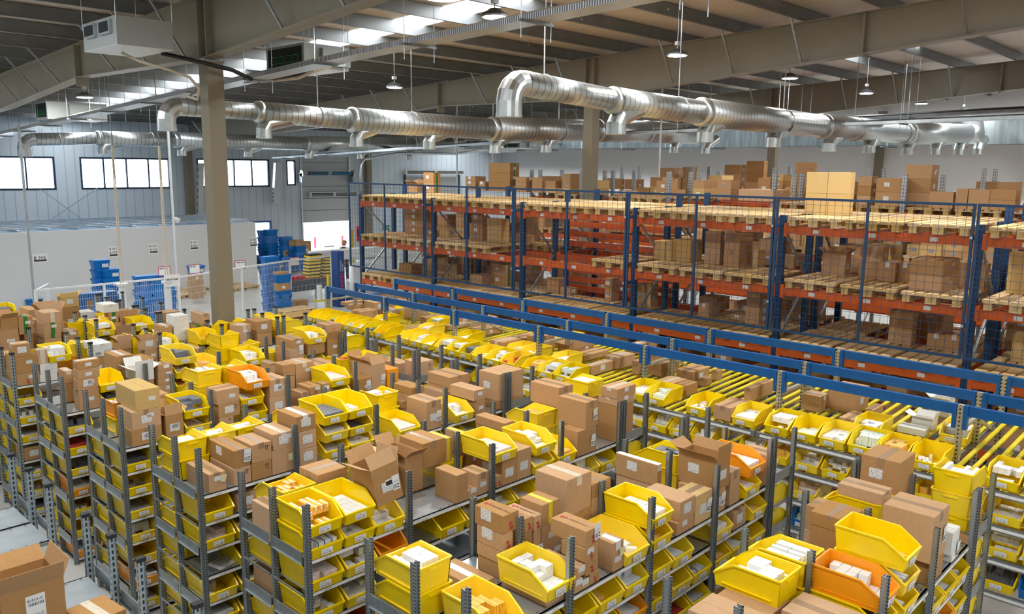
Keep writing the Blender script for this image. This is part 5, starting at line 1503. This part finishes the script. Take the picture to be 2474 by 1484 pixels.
# ================================================================== BACK OF THE HALL
part_m = mat('white_partition',(.66,.67,.67),.6,noise=.01,nscale=1)
mb = MB(); mb.box(XL,31.46,0,17.4,31.6,2.6,part_m); mb.box(17.28,31.6,0,17.4,YB,2.6,part_m); pw = struct(mb,'wall_partition')
t = empty('ceiling_framework',(0,31.6,2.6)); tag(t,'bluish galvanised stud framework lying over the white partition room','framework')
for i in range(22):
    mb = MB(); x = -4+i*.97; mb.box(x,0,0,x+.09,YB-31.62,.06,galv_l); build(mb,'stud',t)
for j in range(6):
    mb = MB(); y = .3+j*.85; mb.box(-4.5,y,.06,17.3,y+.06,.11,galv_l); build(mb,'cross_channel',t)
mb = MB(); mb.box(-4.5,.0,-.02,17.3,YB-31.62,-.005,mat('blue_insulation',(.10,.22,.36),.6,noise=.5,nscale=3)); build(mb,'lining',t)
def sign(px, py, w_, h_, lines, label, Y=31.455, size=.11, frame=None):
    q = aty(px,py,Y); t = empty('wall_sign',(q.x,Y,q.z)); tag(t,label,'sign')
    mb = MB(); mb.box(-w_/2,-.004,-h_/2,w_/2,0,h_/2,paper)
    if frame: mb.box(-w_/2-.02,-.003,-h_/2-.02,w_/2+.02,.001,h_/2+.02,frame)
    build(mb,'sign_board',t)
    mb = MB()
    for i, (tx, s) in enumerate(lines): 
        if tx == '#': mb.box(-w_*.42,-.006,h_/2-.10*(i+1)-.06,w_*.42,-.004,h_/2-.10*(i+1)-.0,ink)
        else: text_geo(mb,tx,s,(-w_*.42,-.0045,h_/2-s*1.15*(i+1)),(1,0,0),(0,0,1),ink,bold=.002)
    build(mb,'lettering',t)
sign(97,624,.48,.30,[('B 905',.17),('#',0)],'white wall sign reading B 905')
sign(274,608,.34,.40,[('B 011',.12),('B 013',.12),('#',0)],'wall sign B 011 over the tall labelled tote stack')
sign(371,601,.34,.40,[('B 021',.12),('B 023',.12),('#',0)],'wall sign B 021 on the partition between the two wired floor columns')
sign(469,592,.34,.40,[('B 031',.12),('B 033',.12),('#',0)],'wall sign B 031 on the partition, first one left of the big column')
sign(612,585,.34,.40,[('B 051',.12),('B 053',.12),('#',0)],'wall sign B 051 at the right end of the partition')
for (px,py,tx) in ((397,655,'BRASOV'),(470,650,'MURES'),(580,640,'TIMISOARA'),(655,637,'CLUJ'),(712,632,'CRAIOVA')):
    sign(px,py,.34,.26,[(tx,.06)],'paper sign reading %s in a red frame on the white fence'%tx,25.3 if px > 500 else 25.9,frame=red_ink)
q = aty(416,685,21.1); sign(416,678,.42,.32,[('',.07),('VERIFICARE',.066)],'white sign reading VERIFICARE on the floor column',21.1)
# white mesh fence
def wire_fence(P, Q, H, label, posts):
    P, Q = Vector(P), Vector(Q); d = Q-P; L = d.length; ang = math.atan2(d.y,d.x); t = empty('wire_fence',tuple(P),ang); tag(t,label,'fence')
    mb = MB(); mb.box(0,-.025,H-.05,L,.025,H,white_p); build(mb,'top_rail',t)
    for s in posts: 
        mb = MB(); mb.box(s*L-.03,-.03,0,s*L+.03,.03,H,white_p); mb.box(s*L-.1,-.1,0,s*L+.1,.1,.012,white_p); build(mb,'fence_post',t)
    mb = MB(); x = .06
    while x < L: mb.box(x-.002,-.002,.08,x+.002,.002,H-.05,white_p); x += .06
    z = .15
    while z < H-.05: mb.box(0,-.004,z-.003,L,.0,z+.003,white_p); z += .2
    build(mb,'wire_mesh',t)
HF = 1.72
A = atz(85,700,HF); B_ = atz(430,668,HF); C_ = atz(700,628,HF); D_ = atz(800,617,HF); S_ = atz(118,716,HF-.35)
wire_fence((A.x,A.y,0),(B_.x,B_.y,0),HF,'white wire mesh fence before the partition, left stretch',(0,.45,1))
wire_fence((B_.x+.05,B_.y,0),(C_.x,C_.y,0),HF,'white wire mesh fence passing behind the big column',(.52,1))
wire_fence((C_.x+.05,C_.y,0),(D_.x,D_.y,0),HF,'white wire mesh fence reaching the blue machine',(1,))
wire_fence((A.x,A.y-.05,0),(S_.x,S_.y,0),HF,'short white fence return at the left end',(1,))
E_ = atz(870,600,1.95); 
wire_fence((D_.x+.6,D_.y+.3,0),(D_.x+9,D_.y+.3,0),1.6,'white wire mesh fence right of the blue machine',(.33,.66,1))
mb = MB(); mb.box(0,0,1.40,9.5,.5,1.77,white_p); t = build(mb,'machine_enclosure',None,(D_.x-.1,D_.y+.9,0)); tag(t,'long white machine enclosure below the dock door','enclosure')
mb = MB()
for i in range(6): mb.box(.1+i*1.8,.2,0,.16+i*1.8,.26,1.40,white_p)
build(mb,'enclosure_legs',t)
# blue wrapping machine tower with lettering
q = atz(812,742,0); t = empty('wrapping_machine',(16.55,24.3,0)); tag(t,'tall blue wrapping machine tower with vertical red FROMM lettering','machine')
mb = MB(); mb.box(-.02,0,0,.26,.38,1.98,mat('machine_blue',(.01,.06,.22),.4)); build(mb,'tower',t)
mb = MB(); text_geo(mb,'FROMM',.17,(.2,-.003,.62),(0,0,1),(-1,0,0),mat('machine_red',(.65,.02,.06),.5),bold=.004); build(mb,'red_lettering',t)
mb = MB(); text_geo(mb,'PACKAGING',.07,(.13,-.003,1.28),(0,0,1),(-1,0,0),paper); text_geo(mb,'SYSTEMS',.07,(.21,-.003,1.28),(0,0,1),(-1,0,0),paper); build(mb,'white_lettering',t)
mb = MB(); mb.box(.3,-.9,0,2.2,-.0,.35,MATS['machine_blue']); build(mb,'base_table',t)
t = empty('film_roll_stand',(15.95,24.6,0)); tag(t,'white stretch film roll upright on a yellow stand','roll')
mb = MB(); mb.tube([(0,0,.3),(0,0,.82)],.1,14,white_p); build(mb,'film_roll',t)
mb = MB(); mb.box(-.2,-.1,.24,.4,.1,.3,tape_y); mb.box(.34,-.05,0,.4,.05,1.15,tape_y); build(mb,'yellow_stand',t)
# strapping arch
t = empty('strapping_machine',(8.2,25.2,0)); tag(t,'blue strapping machine arch beside the brown cartons behind the fence','machine')
q1, q2 = aty(190,710,23.5), aty(283,703,23.5); t.location = (q1.x,23.5,0)
mb = MB(); ww = q2.x-q1.x; zt_ = q2.z; mb.box(0,0,zt_-.18,ww,.3,zt_,blue_b); mb.box(ww-.18,0,0,ww,.3,zt_-.18,blue_b); mb.box(0,0,0,.18,.3,zt_-.18,blue_b); build(mb,'arch',t)
mb = MB(); mb.box(-.2,-.4,.7,ww+.2,.7,.78,galv_l); mb.box(-.1,-.3,0,-.03,.6,.7,blue_b); mb.box(ww+.03,-.3,0,ww+.1,.6,.7,blue_b); build(mb,'table',t)
mb = MB(); mb.box(ww+.02,-.02,.95,ww+.1,.0,1.2,blackp); mb.box(ww+.04,-.03,1.12,ww+.08,-.02,1.16,red_ink); mb.box(ww+.04,-.03,1.02,ww+.08,-.02,1.06,mat('green_button',(.02,.5,.15),.4)); build(mb,'control_panel',t)
# blue totes
def tote_mesh():
    mb = MB(); L, Wd, Hh = .56,.38,.30
    i = len(mb.v); k = mb.mi(bluep)
    for z, s in ((0,.80),(Hh-.05,.92)):
        for sx, sy in ((-1,-1),(1,-1),(1,1),(-1,1)): mb.v.append((sx*L/2*s,sy*Wd/2*s,z))
    mb.f.append((i+3,i+2,i+1,i)); mb.m.append(k)
    for j in range(4): q = (j+1)%4; mb.f.append((i+j,i+q,i+4+q,i+4+j)); mb.m.append(k)
    mb.box(-L/2,-Wd/2,Hh-.06,L/2,Wd/2,Hh-.04,bluep); mb.box(-L/2+.012,-Wd/2+.012,Hh-.04,L/2-.012,Wd/2-.012,Hh-.012,bluep); mb.box(-L/2+.02,-Wd/2+.015,Hh-.012,-.004,Wd/2-.015,Hh,bluep); mb.box(.004,-Wd/2+.015,Hh-.012,L/2-.02,Wd/2-.015,Hh,bluep)
    for sx in (-1,1): mb.box(sx*.2-.02,-Wd/2*.94-.008,.06,sx*.2+.02,-Wd/2*.9,Hh-.05,bluep)
    return mb.mesh('lidded_tote')
TM = tote_mesh(); TL = label_mesh(.2,.12)
def tote_stack(px, py, base, seq, where, rz=0, lab=True, n0=0, s=1.0):
    """seq: list of 'n' nested tote, 't' full tote, 'c' carton"""
    P = atz(px,py,base); z = base; 
    for i, c in enumerate(seq):
        pos = ['lowest','second','third','fourth','fifth','sixth','seventh','eighth','ninth','tenth','eleventh','twelfth'][i]
        if c == 'c':
            o = add_carton(P.x-.24,P.y-.15,z,.42,.32,.26,'B',0,'back'); z += .262; tag(o,'brown carton %s, counted upwards'%(pos+' in '+where),'carton')
        elif c == 'b':
            o = add_carton(P.x-.26,P.y-.15,z,.46,.34,.40,'',0,'back'); z += .402; tag(o,'tall brown carton %s, counted upwards'%(pos+' in '+where),'carton')
        else:
            o = obj('lidded_tote' if c == 't' else 'nested_tote',TM,None,(P.x,P.y,z),rz); h = .302 if c == 't' else .125
            if lab and c == 't': obj('address_label',TL,o,(.1,-.19,.06),0)
            z += h; tag(o,'blue plastic tote %s, counted upwards'%(pos+' in '+where),'tote','blue totes in '+where)
            if c == 'n' and i == len(seq)-1: pass
tote_stack(656,750,0,'tntntntn','the stack right of the column',lab=False)
tote_stack(684,752,0,'tntcnc','the stack beside it nearer the bench',lab=False)
tote_stack(352,775,0,'ttntnt','the stack left of the VERIFICARE sign',lab=False)
tote_stack(378,772,0,'tnttnt','the second stack left of the VERIFICARE sign',lab=False)
tote_stack(405,768,0,'tttn','the stack behind the VERIFICARE sign',lab=False)
tote_stack(62,740,0,'tttc','the far left stack by the partition')
tote_stack(82,742,0,'t','the spot beside the far left stack')
tote_stack(250,758,0,'tttttt','the tall labelled stack against the partition')
tote_stack(273,758,0,'ttttt','the lower labelled stack against the partition')
tote_stack(245,768,0,'t','the front of the strapping machine')
tote_stack(642,662,0,'tnntnnttn','the stack by the blue framed door',lab=False)
tote_stack(658,663,0,'tnttnttn','the second stack by the blue framed door',lab=False)
tote_stack(692,655,.15,'tntntnn','the left stack before the dock wall',lab=False)
tote_stack(708,654,.15,'tntntc','the middle stack before the dock wall',lab=False)
tote_stack(724,654,.15,'ntnttc','the right stack before the dock wall',lab=False)
tote_stack(741,652,.15,'tcccc','the carton stack before the dock door')
tote_stack(477,722,.145,'cbct','the stack on pallets by the partition')
tote_stack(205,745,0,'cc','the pair behind the strapping machine')
tote_stack(228,748,0,'b','the spot right of that pair')
for i,(px,py) in enumerate(((449,722),(478,716),(508,711),(583,703),(612,699),(636,695))):
    P = atz(px,py,0); put_pallet(P.x-.2,P.y-.1,0,'pallet on the floor by the white partition, %s from left'%ORD[i+1],math.pi/2,'pallets on the floor by the partition')
for i,(px,py) in enumerate(((722,775),(709,762))):
    P = atz(px,py,0); put_pallet(P.x-.3,P.y,0 if i == 0 else 0,'pallet on the floor left of the flow rack, %s one'%('nearer','farther')[i],0,'pallets left of the flow rack')
for i,x in enumerate((20.2,21.1)): put_pallet(x,33.9,0,'pallet under the blue totes before the dock wall, %s one'%('left','right')[i],0,'pallets before the dock wall')
# red cabinet, drum
P = atz(632,660,0); mb = MB(); mb.box(-.25,0,0,.25,.4,1.5,mat('cabinet_red',(.45,.01,.02),.5)); o = build(mb,'red_cabinet',None,(P.x-.1,P.y+1.2,0)); tag(o,'red cabinet half hidden at the end of the partition','cabinet')
mb = MB(); mb.box(.12,-.004,1.05,.2,0,1.15,paper); build(mb,'cabinet_label',o)
P = atz(674,650,0); mb = MB(); mb.tube([(0,0,0),(0,0,.9)],.32,18,mat('drum_teal',(.0,.22,.36),.4)); mb.tube([(0,0,.28),(0,0,.31)],.33,18,MATS['drum_teal']); mb.tube([(0,0,.6),(0,0,.63)],.33,18,MATS['drum_teal']); o = build(mb,'plastic_drum',None,(P.x,P.y+.6,.2)); tag(o,'teal drum between the tote stacks by the dock wall','drum')
o.location.z = 0
# bench with crates
t = empty('work_bench',(15.2,25.9,0)); tag(t,'dark work bench behind the fence holding yellow and black crates','bench')
mb = MB(); mb.box(0,0,.84,2.6,.8,.88,mat('bench_top',(.16,.05,.035),.5)); build(mb,'bench_top',t)
for xx in (.05,2.5):
    for yy in (.05,.7):
        mb = MB(); mb.box(xx,yy,0,xx+.05,yy+.05,.84,blackp); build(mb,'leg',t)
mb = MB(); mb.box(.1,.02,.45,2.5,.04,.84,mat('bench_skirt',(.05,.07,.10),.6)); build(mb,'skirt',t)
cr_m = MB(); cr_m.box(0,0,0,.5,.38,.075,yellow); cr_m.box(-.015,-.015,.075,.515,.395,.12,blackp); CRM = cr_m.mesh('crate')
for s,(x0_,n) in enumerate(((1.25,7),(1.95,6))):
    for i in range(n):
        o = obj('stacking_crate',CRM,None,(15.2+x0_-.03*i*(1-2*0)*-.6,26.1,.881+.121*i)); tag(o,'yellow and black stacking crate, %s up in the %s pile on the bench'%(ORD[i+1],('left','right')[s]),'crate','crates on the bench')
mb = MB(); mb.box(0,0,0,.9,.3,.1,mat('tray_red',(.6,.01,.03),.5)); o = build(mb,'red_tray',None,(15.35,25.95,.881)); tag(o,'red tray on the bench behind the fence','tray')
tote_stack(728,742,0,'c','the space under the bench')
# ------------------------------------------------------------------ people
def person(name, loc, rz, H, label, jo, ra, parts, head, bodym):
    """jo: joints, ra: radii, parts: edges"""
    me = bpy.data.meshes.new('person'); me.from_pydata([Vector(v)*H for v in jo],parts,[]); o = bpy.data.objects.new(name,me); COL.objects.link(o); o.location = loc; o.rotation_euler.z = rz
    sk = o.modifiers.new('skin','SKIN'); sl = me.skin_vertices.new() if not me.skin_vertices else me.skin_vertices[0]
    lay = me.skin_vertices[0].data
    for i, r_ in enumerate(ra): lay[i].radius = (r_*H,r_*H); 
    lay[0].use_root = True
    sb = o.modifiers.new('sub','SUBSURF'); sb.levels = 1; sb.render_levels = 2
    me.materials.append(bodym); tag(o,label,'person')
    return o
J = [(0,0,.53),(0,0,.62),(0,0,.72),(0,0,.80),(0,0,.845),  # pelvis, waist, chest, upper chest, neck
     (.11,0,.80),(.15,-.01,.64),(.16,-.09,.52),(-.11,0,.80),(-.15,-.01,.64),(-.15,-.12,.56),
     (.055,0,.49),(.06,0,.28),(.06,.01,.04),(.065,-.08,.02),(-.055,0,.49),(-.06,0,.28),(-.06,.01,.04),(-.065,-.08,.02)]
Rr = [.075,.07,.08,.06,.032,.038,.03,.022,.038,.03,.022,.055,.038,.025,.02,.055,.038,.025,.02]
Ed = [(0,1),(1,2),(2,3),(3,4),(3,5),(5,6),(6,7),(3,8),(8,9),(9,10),(0,11),(11,12),(12,13),(13,14),(0,15),(15,16),(16,17),(17,18)]
def head_hands(o, H, lean=Vector((0,0,0)), hairm=hair, legs=True, hands=((.16,-.10,.50),(-.15,-.14,.545))):
    mb = MB(); c = Vector((0,-.005,.925))*H+lean; rr = .052*H
    rings = [(-.068,.35),(-.055,.7),(-.03,.92),(0,1.0),(.03,.97),(.05,.78),(.064,.42)]
    for a, b in zip(rings,rings[1:]): pass
    mb.tube([c+Vector((0,-.004*H*(z < -.02),z*H)) for z,_ in rings],[rr*s_ for _,s_ in rings],12,skin)
    mb.tube([c+Vector((0,-.045*H,.0)),c+Vector((0,-.062*H,-.014*H))],[.006*H,.011*H],6,skin)           # nose
    for s in (-1,1): mb.tube([c+Vector((s*.05*H,0,.008*H)),c+Vector((s*.057*H,.004*H,-.012*H))],[.01*H,.006*H],6,skin); mb.tube([c+Vector((s*.018*H,-.049*H,.008*H)),c+Vector((s*.018*H,-.053*H,.008*H))],.005*H,6,ink)
    mb.box(c.x-.014*H,c.y-.053*H,c.z-.034*H,c.x+.014*H,c.y-.048*H,c.z-.03*H,red_ink)
    build(mb,'head',o,smooth=True)
    mb = MB(); mb.tube([c+Vector((0,.012*H,z*H)) for z in (-.02,.02,.05,.068,.074)],[rr*1.02,rr*1.08,rr*.98,rr*.6,rr*.2],12,hairm); build(mb,'hair',o,smooth=True)
    for hx, hy, hz in hands:
        mb = MB(); p = Vector((hx,hy,hz))*H; d = Vector((0,-.2,-1)).normalized()
        mb.tube([p,p+d*.03*H,p+d*.055*H],[.014*H,.02*H,.018*H],8,skin)
        for f in range(4): q = p+d*.052*H+Vector((0,(f-1.5)*.009*H,0)); mb.tube([q,q+d*(.022+.004*(f in (1,2)))*H,q+d*.042*H+Vector((-.006*H if hx > 0 else .006*H,0,0))],[.0052*H,.005*H,.0035*H],6,skin)
        q = p+d*.015*H+Vector((0,-.015*H,0)); mb.tube([q,q+Vector((0,-.018*H,-.015*H)),q+Vector((0,-.022*H,-.032*H))],[.006*H,.005*H,.004*H],6,skin)
        build(mb,'hand',o,smooth=True)
# man in a blue T-shirt bending slightly at the bench
m1 = person('person',(16.9,28.3,0),R(200),1.72,'person in blue T-shirt and dark trousers working behind the white fence',J,Rr,Ed,None,shirt)
mb = MB()
for s in (-1,1): mb.tube([Vector((s*.05,0,.52))*1.72,Vector((s*.056,0,.44))*1.72,Vector((s*.06,0,.28))*1.72,Vector((s*.06,.01,.03))*1.72],[.075*1.72,.062*1.72,.045*1.72,.034*1.72],12,trous)
build(mb,'trousers',m1,smooth=True); head_hands(m1,1.72,hairm=mat('grey_brown_hair',(.10,.08,.06),.8))
mb = MB()
for s in (-1,1): mb.tube([Vector((s*.145,-.01,.66))*1.72,Vector((s*.155,-.07 if s > 0 else -.09,.53 if s > 0 else .57))*1.72],[.034*1.72,.024*1.72],10,skin)
build(mb,'forearms',m1,smooth=True)
m2 = person('person',(21.6,29.6,0),R(-60),1.76,'person in dark quilted vest and white sleeves standing in the dock doorway',J,Rr,Ed,None,mat('white_shirt',(.7,.7,.7),.8))
q = aty(832,590,30.0); m2.location = (q.x,30.0,0)
mb = MB(); mb.tube([Vector((0,0,z))*1.76 for z in (.54,.62,.72,.80,.835)],[.105*1.76,.10*1.76,.115*1.76,.10*1.76,.05*1.76],14,vest); build(mb,'vest',m2,smooth=True)
mb = MB()
for s in (-1,1): mb.tube([Vector((s*.05,0,.55))*1.76,Vector((s*.056,0,.44))*1.76,Vector((s*.06,0,.28))*1.76,Vector((s*.06,.01,.03))*1.76],[.075*1.76,.062*1.76,.045*1.76,.034*1.76],12,trous)
build(mb,'trousers',m2,smooth=True); head_hands(m2,1.76)
# delivery van outside the dock
q = aty(795,600,40.5); t = empty('delivery_van',(q.x,40.5,q.z-.92)); tag(t,'rear of a white delivery van parked outside the open dock door','van')
vw = mat('van_white',(.85,.86,.88),.3)
mb = MB(); mb.prism([(-1.0,.45),(-1.0,2.0),(-.9,2.5),(.9,2.5),(1.0,2.0),(1.0,.45)],'y',0,4.5,vw); build(mb,'van_body',t)
mb = MB(); mb.box(-1.02,-.12,.4,1.02,.02,.62,blackp); build(mb,'bumper',t)
mb = MB(); mb.box(-.3,-.03,.85,.3,-.01,1.0,paper); mb.box(-.33,-.05,1.0,.33,-.01,1.06,blackp); text_geo(mb,'B 27 TRS',.1,(-.24,-.031,.88),(1,0,0),(0,0,1),ink) if False else None; build(mb,'licence_plate',t)
for s in (-1,1):
    mb = MB(); mb.box(s*.93-.06,-.03,1.0,s*.93+.06,.0,1.6,mat('tail_lamp',(.6,.02,.02),.3)); build(mb,'tail_lamp',t)
    mb = MB(); mb.tube([(s*.95-.1,1.0,.35),(s*.95+.1,1.0,.35)],.36,18,blackp); build(mb,'wheel',t)
q = atz(850,606,0); mb = MB(); mb.tube([(0,0,0),(0,0,1.15)],.1,14,tape_y); o = build(mb,'safety_bollard',None,(aty(851,600,35.2).x,35.2,0)); o.scale = (1,1,1.5); tag(o,'yellow safety bollard at the right of the dock opening','bollard')
q = aty(862,568,33.5); mb = MB(); mb.box(-.02,0,-.35,.24,.02,.45,mat('fire_sign_red',(.6,.03,.06),.5)); mb.box(.04,-.003,-.1,.18,0,.3,navyf); o = build(mb,'fire_sign',None,(q.x,36.0,aty(862,568,36.0).z)); o.location.x = aty(862,568,36.0).x; tag(o,'red and white fire sign beside the left rack upright','sign')
q = aty(934,550,36.6); mb = MB(); mb.box(-.2,0,-.12,.2,.02,.12,mat('exit_green',(.0,.3,.12),.5)); mb.box(-.14,-.002,-.02,.14,0,.02,paper); o = build(mb,'exit_sign',None,(q.x,36.6,q.z)); tag(o,'small green exit sign on the dark wall seen through the mesh','sign')
# ------------------------------------------------------------------ left foreground
o = add_carton(1.20,5.42,S0,.36,.36,.42,'o',0,'left'); tag(o,'open brown carton with upright flaps on the left deck, bottom left corner','carton')
mb = MB(); mb.box(-.055,-.0012,0,.055,0,.20,paper)
for zz in (.13,.03): 
    text_geo(mb,'G-011-C',.026,(-.05,-.0013,zz+.03),(1,0,0),(0,0,1),ink,bold=.0006)
    for i in range(10): mb.box(-.04+i*.009,-.0018,zz,-.04+i*.009+.004,-.0012,zz+.02,ink)
mb.box(-.055,-.002,-.06,.055,-.001,0,note); build(mb,'shelf_label',o,loc=(.19,-.001,.16))
z_ = max(S0+.12,aty(285,1478,5.3).z); o = add_carton(1.62,5.26,S0,.26,.3,z_-S0,'l',.12,'left'); tag(o,'small taped brown carton at the bottom edge right of the left deck','carton')
# ================================================================== CONTENTS OF THE BINS
TYPES = [(.046,.09,.07),(.06,.05,.10),(.034,.12,.055),(.08,.062,.045),(.05,.11,.032),(.07,.08,.06)]
cont = []
def bin_short(L):
    return L
for a in ALL:
    if a['t'] != 'bin' or not a.get('fill') or a['fill'] == 'none': continue
    if a['where'] == 'end' and a['fill'] == 'low': continue
    w_, d_, h_ = rnd.choice(TYPES); c = rnd.choice(FILLS); sc = 1
    if a['k'] == 's': continue
    lvl = {'full':.165,'half':.10,'few':.06,'low':.10}[a['fill']]
    loc = Vector((a['x'],a['y'],a['z'])); cs, sn = math.cos(a['rz']), math.sin(a['rz'])
    y = .05; first = True
    skipn = .7 if a['fill'] == 'few' else .05
    while y+d_ < .455:
        x = -.128
        while x+w_ < .128:
            lim = lvl if y > .12 else min(lvl,.085)
            n = max(1,int(lim/h_)); n = n if rnd.random() > .25 else max(1,n-1)
            if rnd.random() > skipn:
                for q in range(n):
                    if q < n-2: continue
                    jx, jy = rnd.uniform(-.001,.001), rnd.uniform(-.003,.003); rot = rnd.uniform(-.05,.05) if q == n-1 else 0
                    if a['fill'] == 'few': rot = rnd.uniform(-.7,.7)
                    lx, ly = x+w_/2+jx, y+d_/2+jy
                    P = (loc.x+lx*cs-ly*sn, loc.y+lx*sn+ly*cs, loc.z+.0075+q*h_)
                    sx, sy, sz = proj(P)
                    if sz < .3 or not (-30 < sx < W+30 and -30 < sy < HH+30): continue
                    sc_ = (w_+d_+h_)/sz*(1 if q == n-1 else .3)*(.55 if a['where'] in ('cell','end') and a['z'] < 1.9 else 1)*(.5 if a['fill'] == 'low' else 1)
                    cont.append((sc_,P,a['rz']+rot,w_-.0015,d_-.0015,h_-.001,c,a))
            x += w_+.001
        y += d_+.002
cont.sort(key=lambda q: -q[0])
print('contents',len(cont))
_mc = {}
binlab = {}
for (s_,P,rz,w_,d_,h_,c,a) in cont[:300]:
    key = (round(w_,3),round(d_,3),round(h_,3),c)
    if key not in _mc:
        mb = MB(); mb.box(-w_/2,-d_/2,0,w_/2,d_/2,h_,CM[c]); _mc[key] = mb.mesh('medicine_carton')
    o = obj('medicine_carton',_mc[key],None,P,rz)
    bl = a['o'].get('label','bin'); bl = bl.replace('atop nearest row','atop closest row').replace(', nearest row',', closest row').replace('yellow bin ','').replace('yellow bin, ','').replace('orange bin ','').replace('orange bin, ','').replace(' from left','').replace('nearest row','row').replace('side','').replace(' ,',',').replace('  ',' ').replace(', ',' ')
    lb = ('%s carton in bin %s'%(CN[c].replace(' and ',' '),bl)).split(); lb = ' '.join(lb[:16])
    tag(o,lb,'medicine carton','identical medicine cartons in one bin: '+bl)
st = MB()
for (s_,P,rz,w_,d_,h_,c,a) in cont[300:]:
    st.box(P[0]-w_/2,P[1]-d_/2,P[2],P[0]+w_/2,P[1]+d_/2,P[2]+h_,STM[c] if c in globals().get('STM',{}) else CMS[c],rz)
o = build(st,'medicine_cartons'); tag(o,'small medicine cartons filling the other yellow bins on shelves and flow racks','medicine cartons',kind='stuff')

# ------------------------------------------------------------------ the smallest cartons join the stored mass
def absorb(o, mb):
    for q in [o]+list(o.children):
        mwq = (Matrix.Translation(o.location) @ o.rotation_euler.to_matrix().to_4x4())
        if q is not o: mwq = mwq @ Matrix.Translation(q.location) @ q.rotation_euler.to_matrix().to_4x4()
        i = len(mb.v); mb.v += [tuple(mwq @ v.co) for v in q.data.vertices]
        ks = [mb.mi(m) for m in q.data.materials]
        for p in q.data.polygons: mb.f.append(tuple(i+j for j in p.vertices)); mb.m.append(ks[p.material_index])
cs_ = []
for a in ALL:
    if a['t'] != 'carton' or a['o'].name.startswith('open'): continue
    if 'label' not in a['o']: print('no label', a)
    sx, sy, sz = proj((a['x']+a['w']/2,a['y'],a['z']+a['h']/2)); vis = 1
    if not (-20 < sx < W+20 and -20 < sy < HH+60): vis = .2
    cov = any(b is not a and b['t'] == 'carton' and ov(a['x'],a['x']+a['w'],b['x'],b['x']+b['w']) > .6*a['w'] and b['y'] < a['y'] and a['y']-b['y']-b['d'] < .1 and b['z']+b['h'] > a['z']+a['h'] and b['z'] < a['z']+.05 for b in ALL)
    if cov: vis *= .35
    cs_.append((a['h']*(a['w']+a['d'])/sz/sz*vis,a))
cs_.sort(key=lambda q: -q[0])
bs_ = []
for a in ALL:
    if a['t'] != 'bin': continue
    sx, sy, sz = proj((a['x'],a['y'],a['z']+.1)); v = 1
    if not (-30 < sx < W+30 and -30 < sy < HH+30): v = .05
    if a['fill'] == 'low' and a['where'] == 'top': v *= .5
    if a['where'] == 'cell' and not a['o'].children: v *= .4
    bs_.append((v/sz/sz,a))
bs_.sort(key=lambda q: -q[0]); bmass = MB()
print('cartons',len(cs_),'bins',sum(1 for a in ALL if a['t']=='bin'))
for _, a in cs_[300:]:
    o = a['o']; absorb(o,mass)
    for q in list(o.children): bpy.data.objects.remove(q)
    bpy.data.objects.remove(o)
for _, a in bs_[300:]:
    o = a['o']; absorb(o,bmass)
    for q in list(o.children): bpy.data.objects.remove(q)
    bpy.data.objects.remove(o)
if bmass.v: o = build(bmass,'picking_bins'); tag(o,'further yellow bins half hidden behind the singled out ones on shelves and flow racks','bins',kind='stuff')
o = build(mass,'stored_cartons'); tag(o,'smaller brown cartons packed deep in the pallet racks and behind other goods','cartons',kind='stuff')
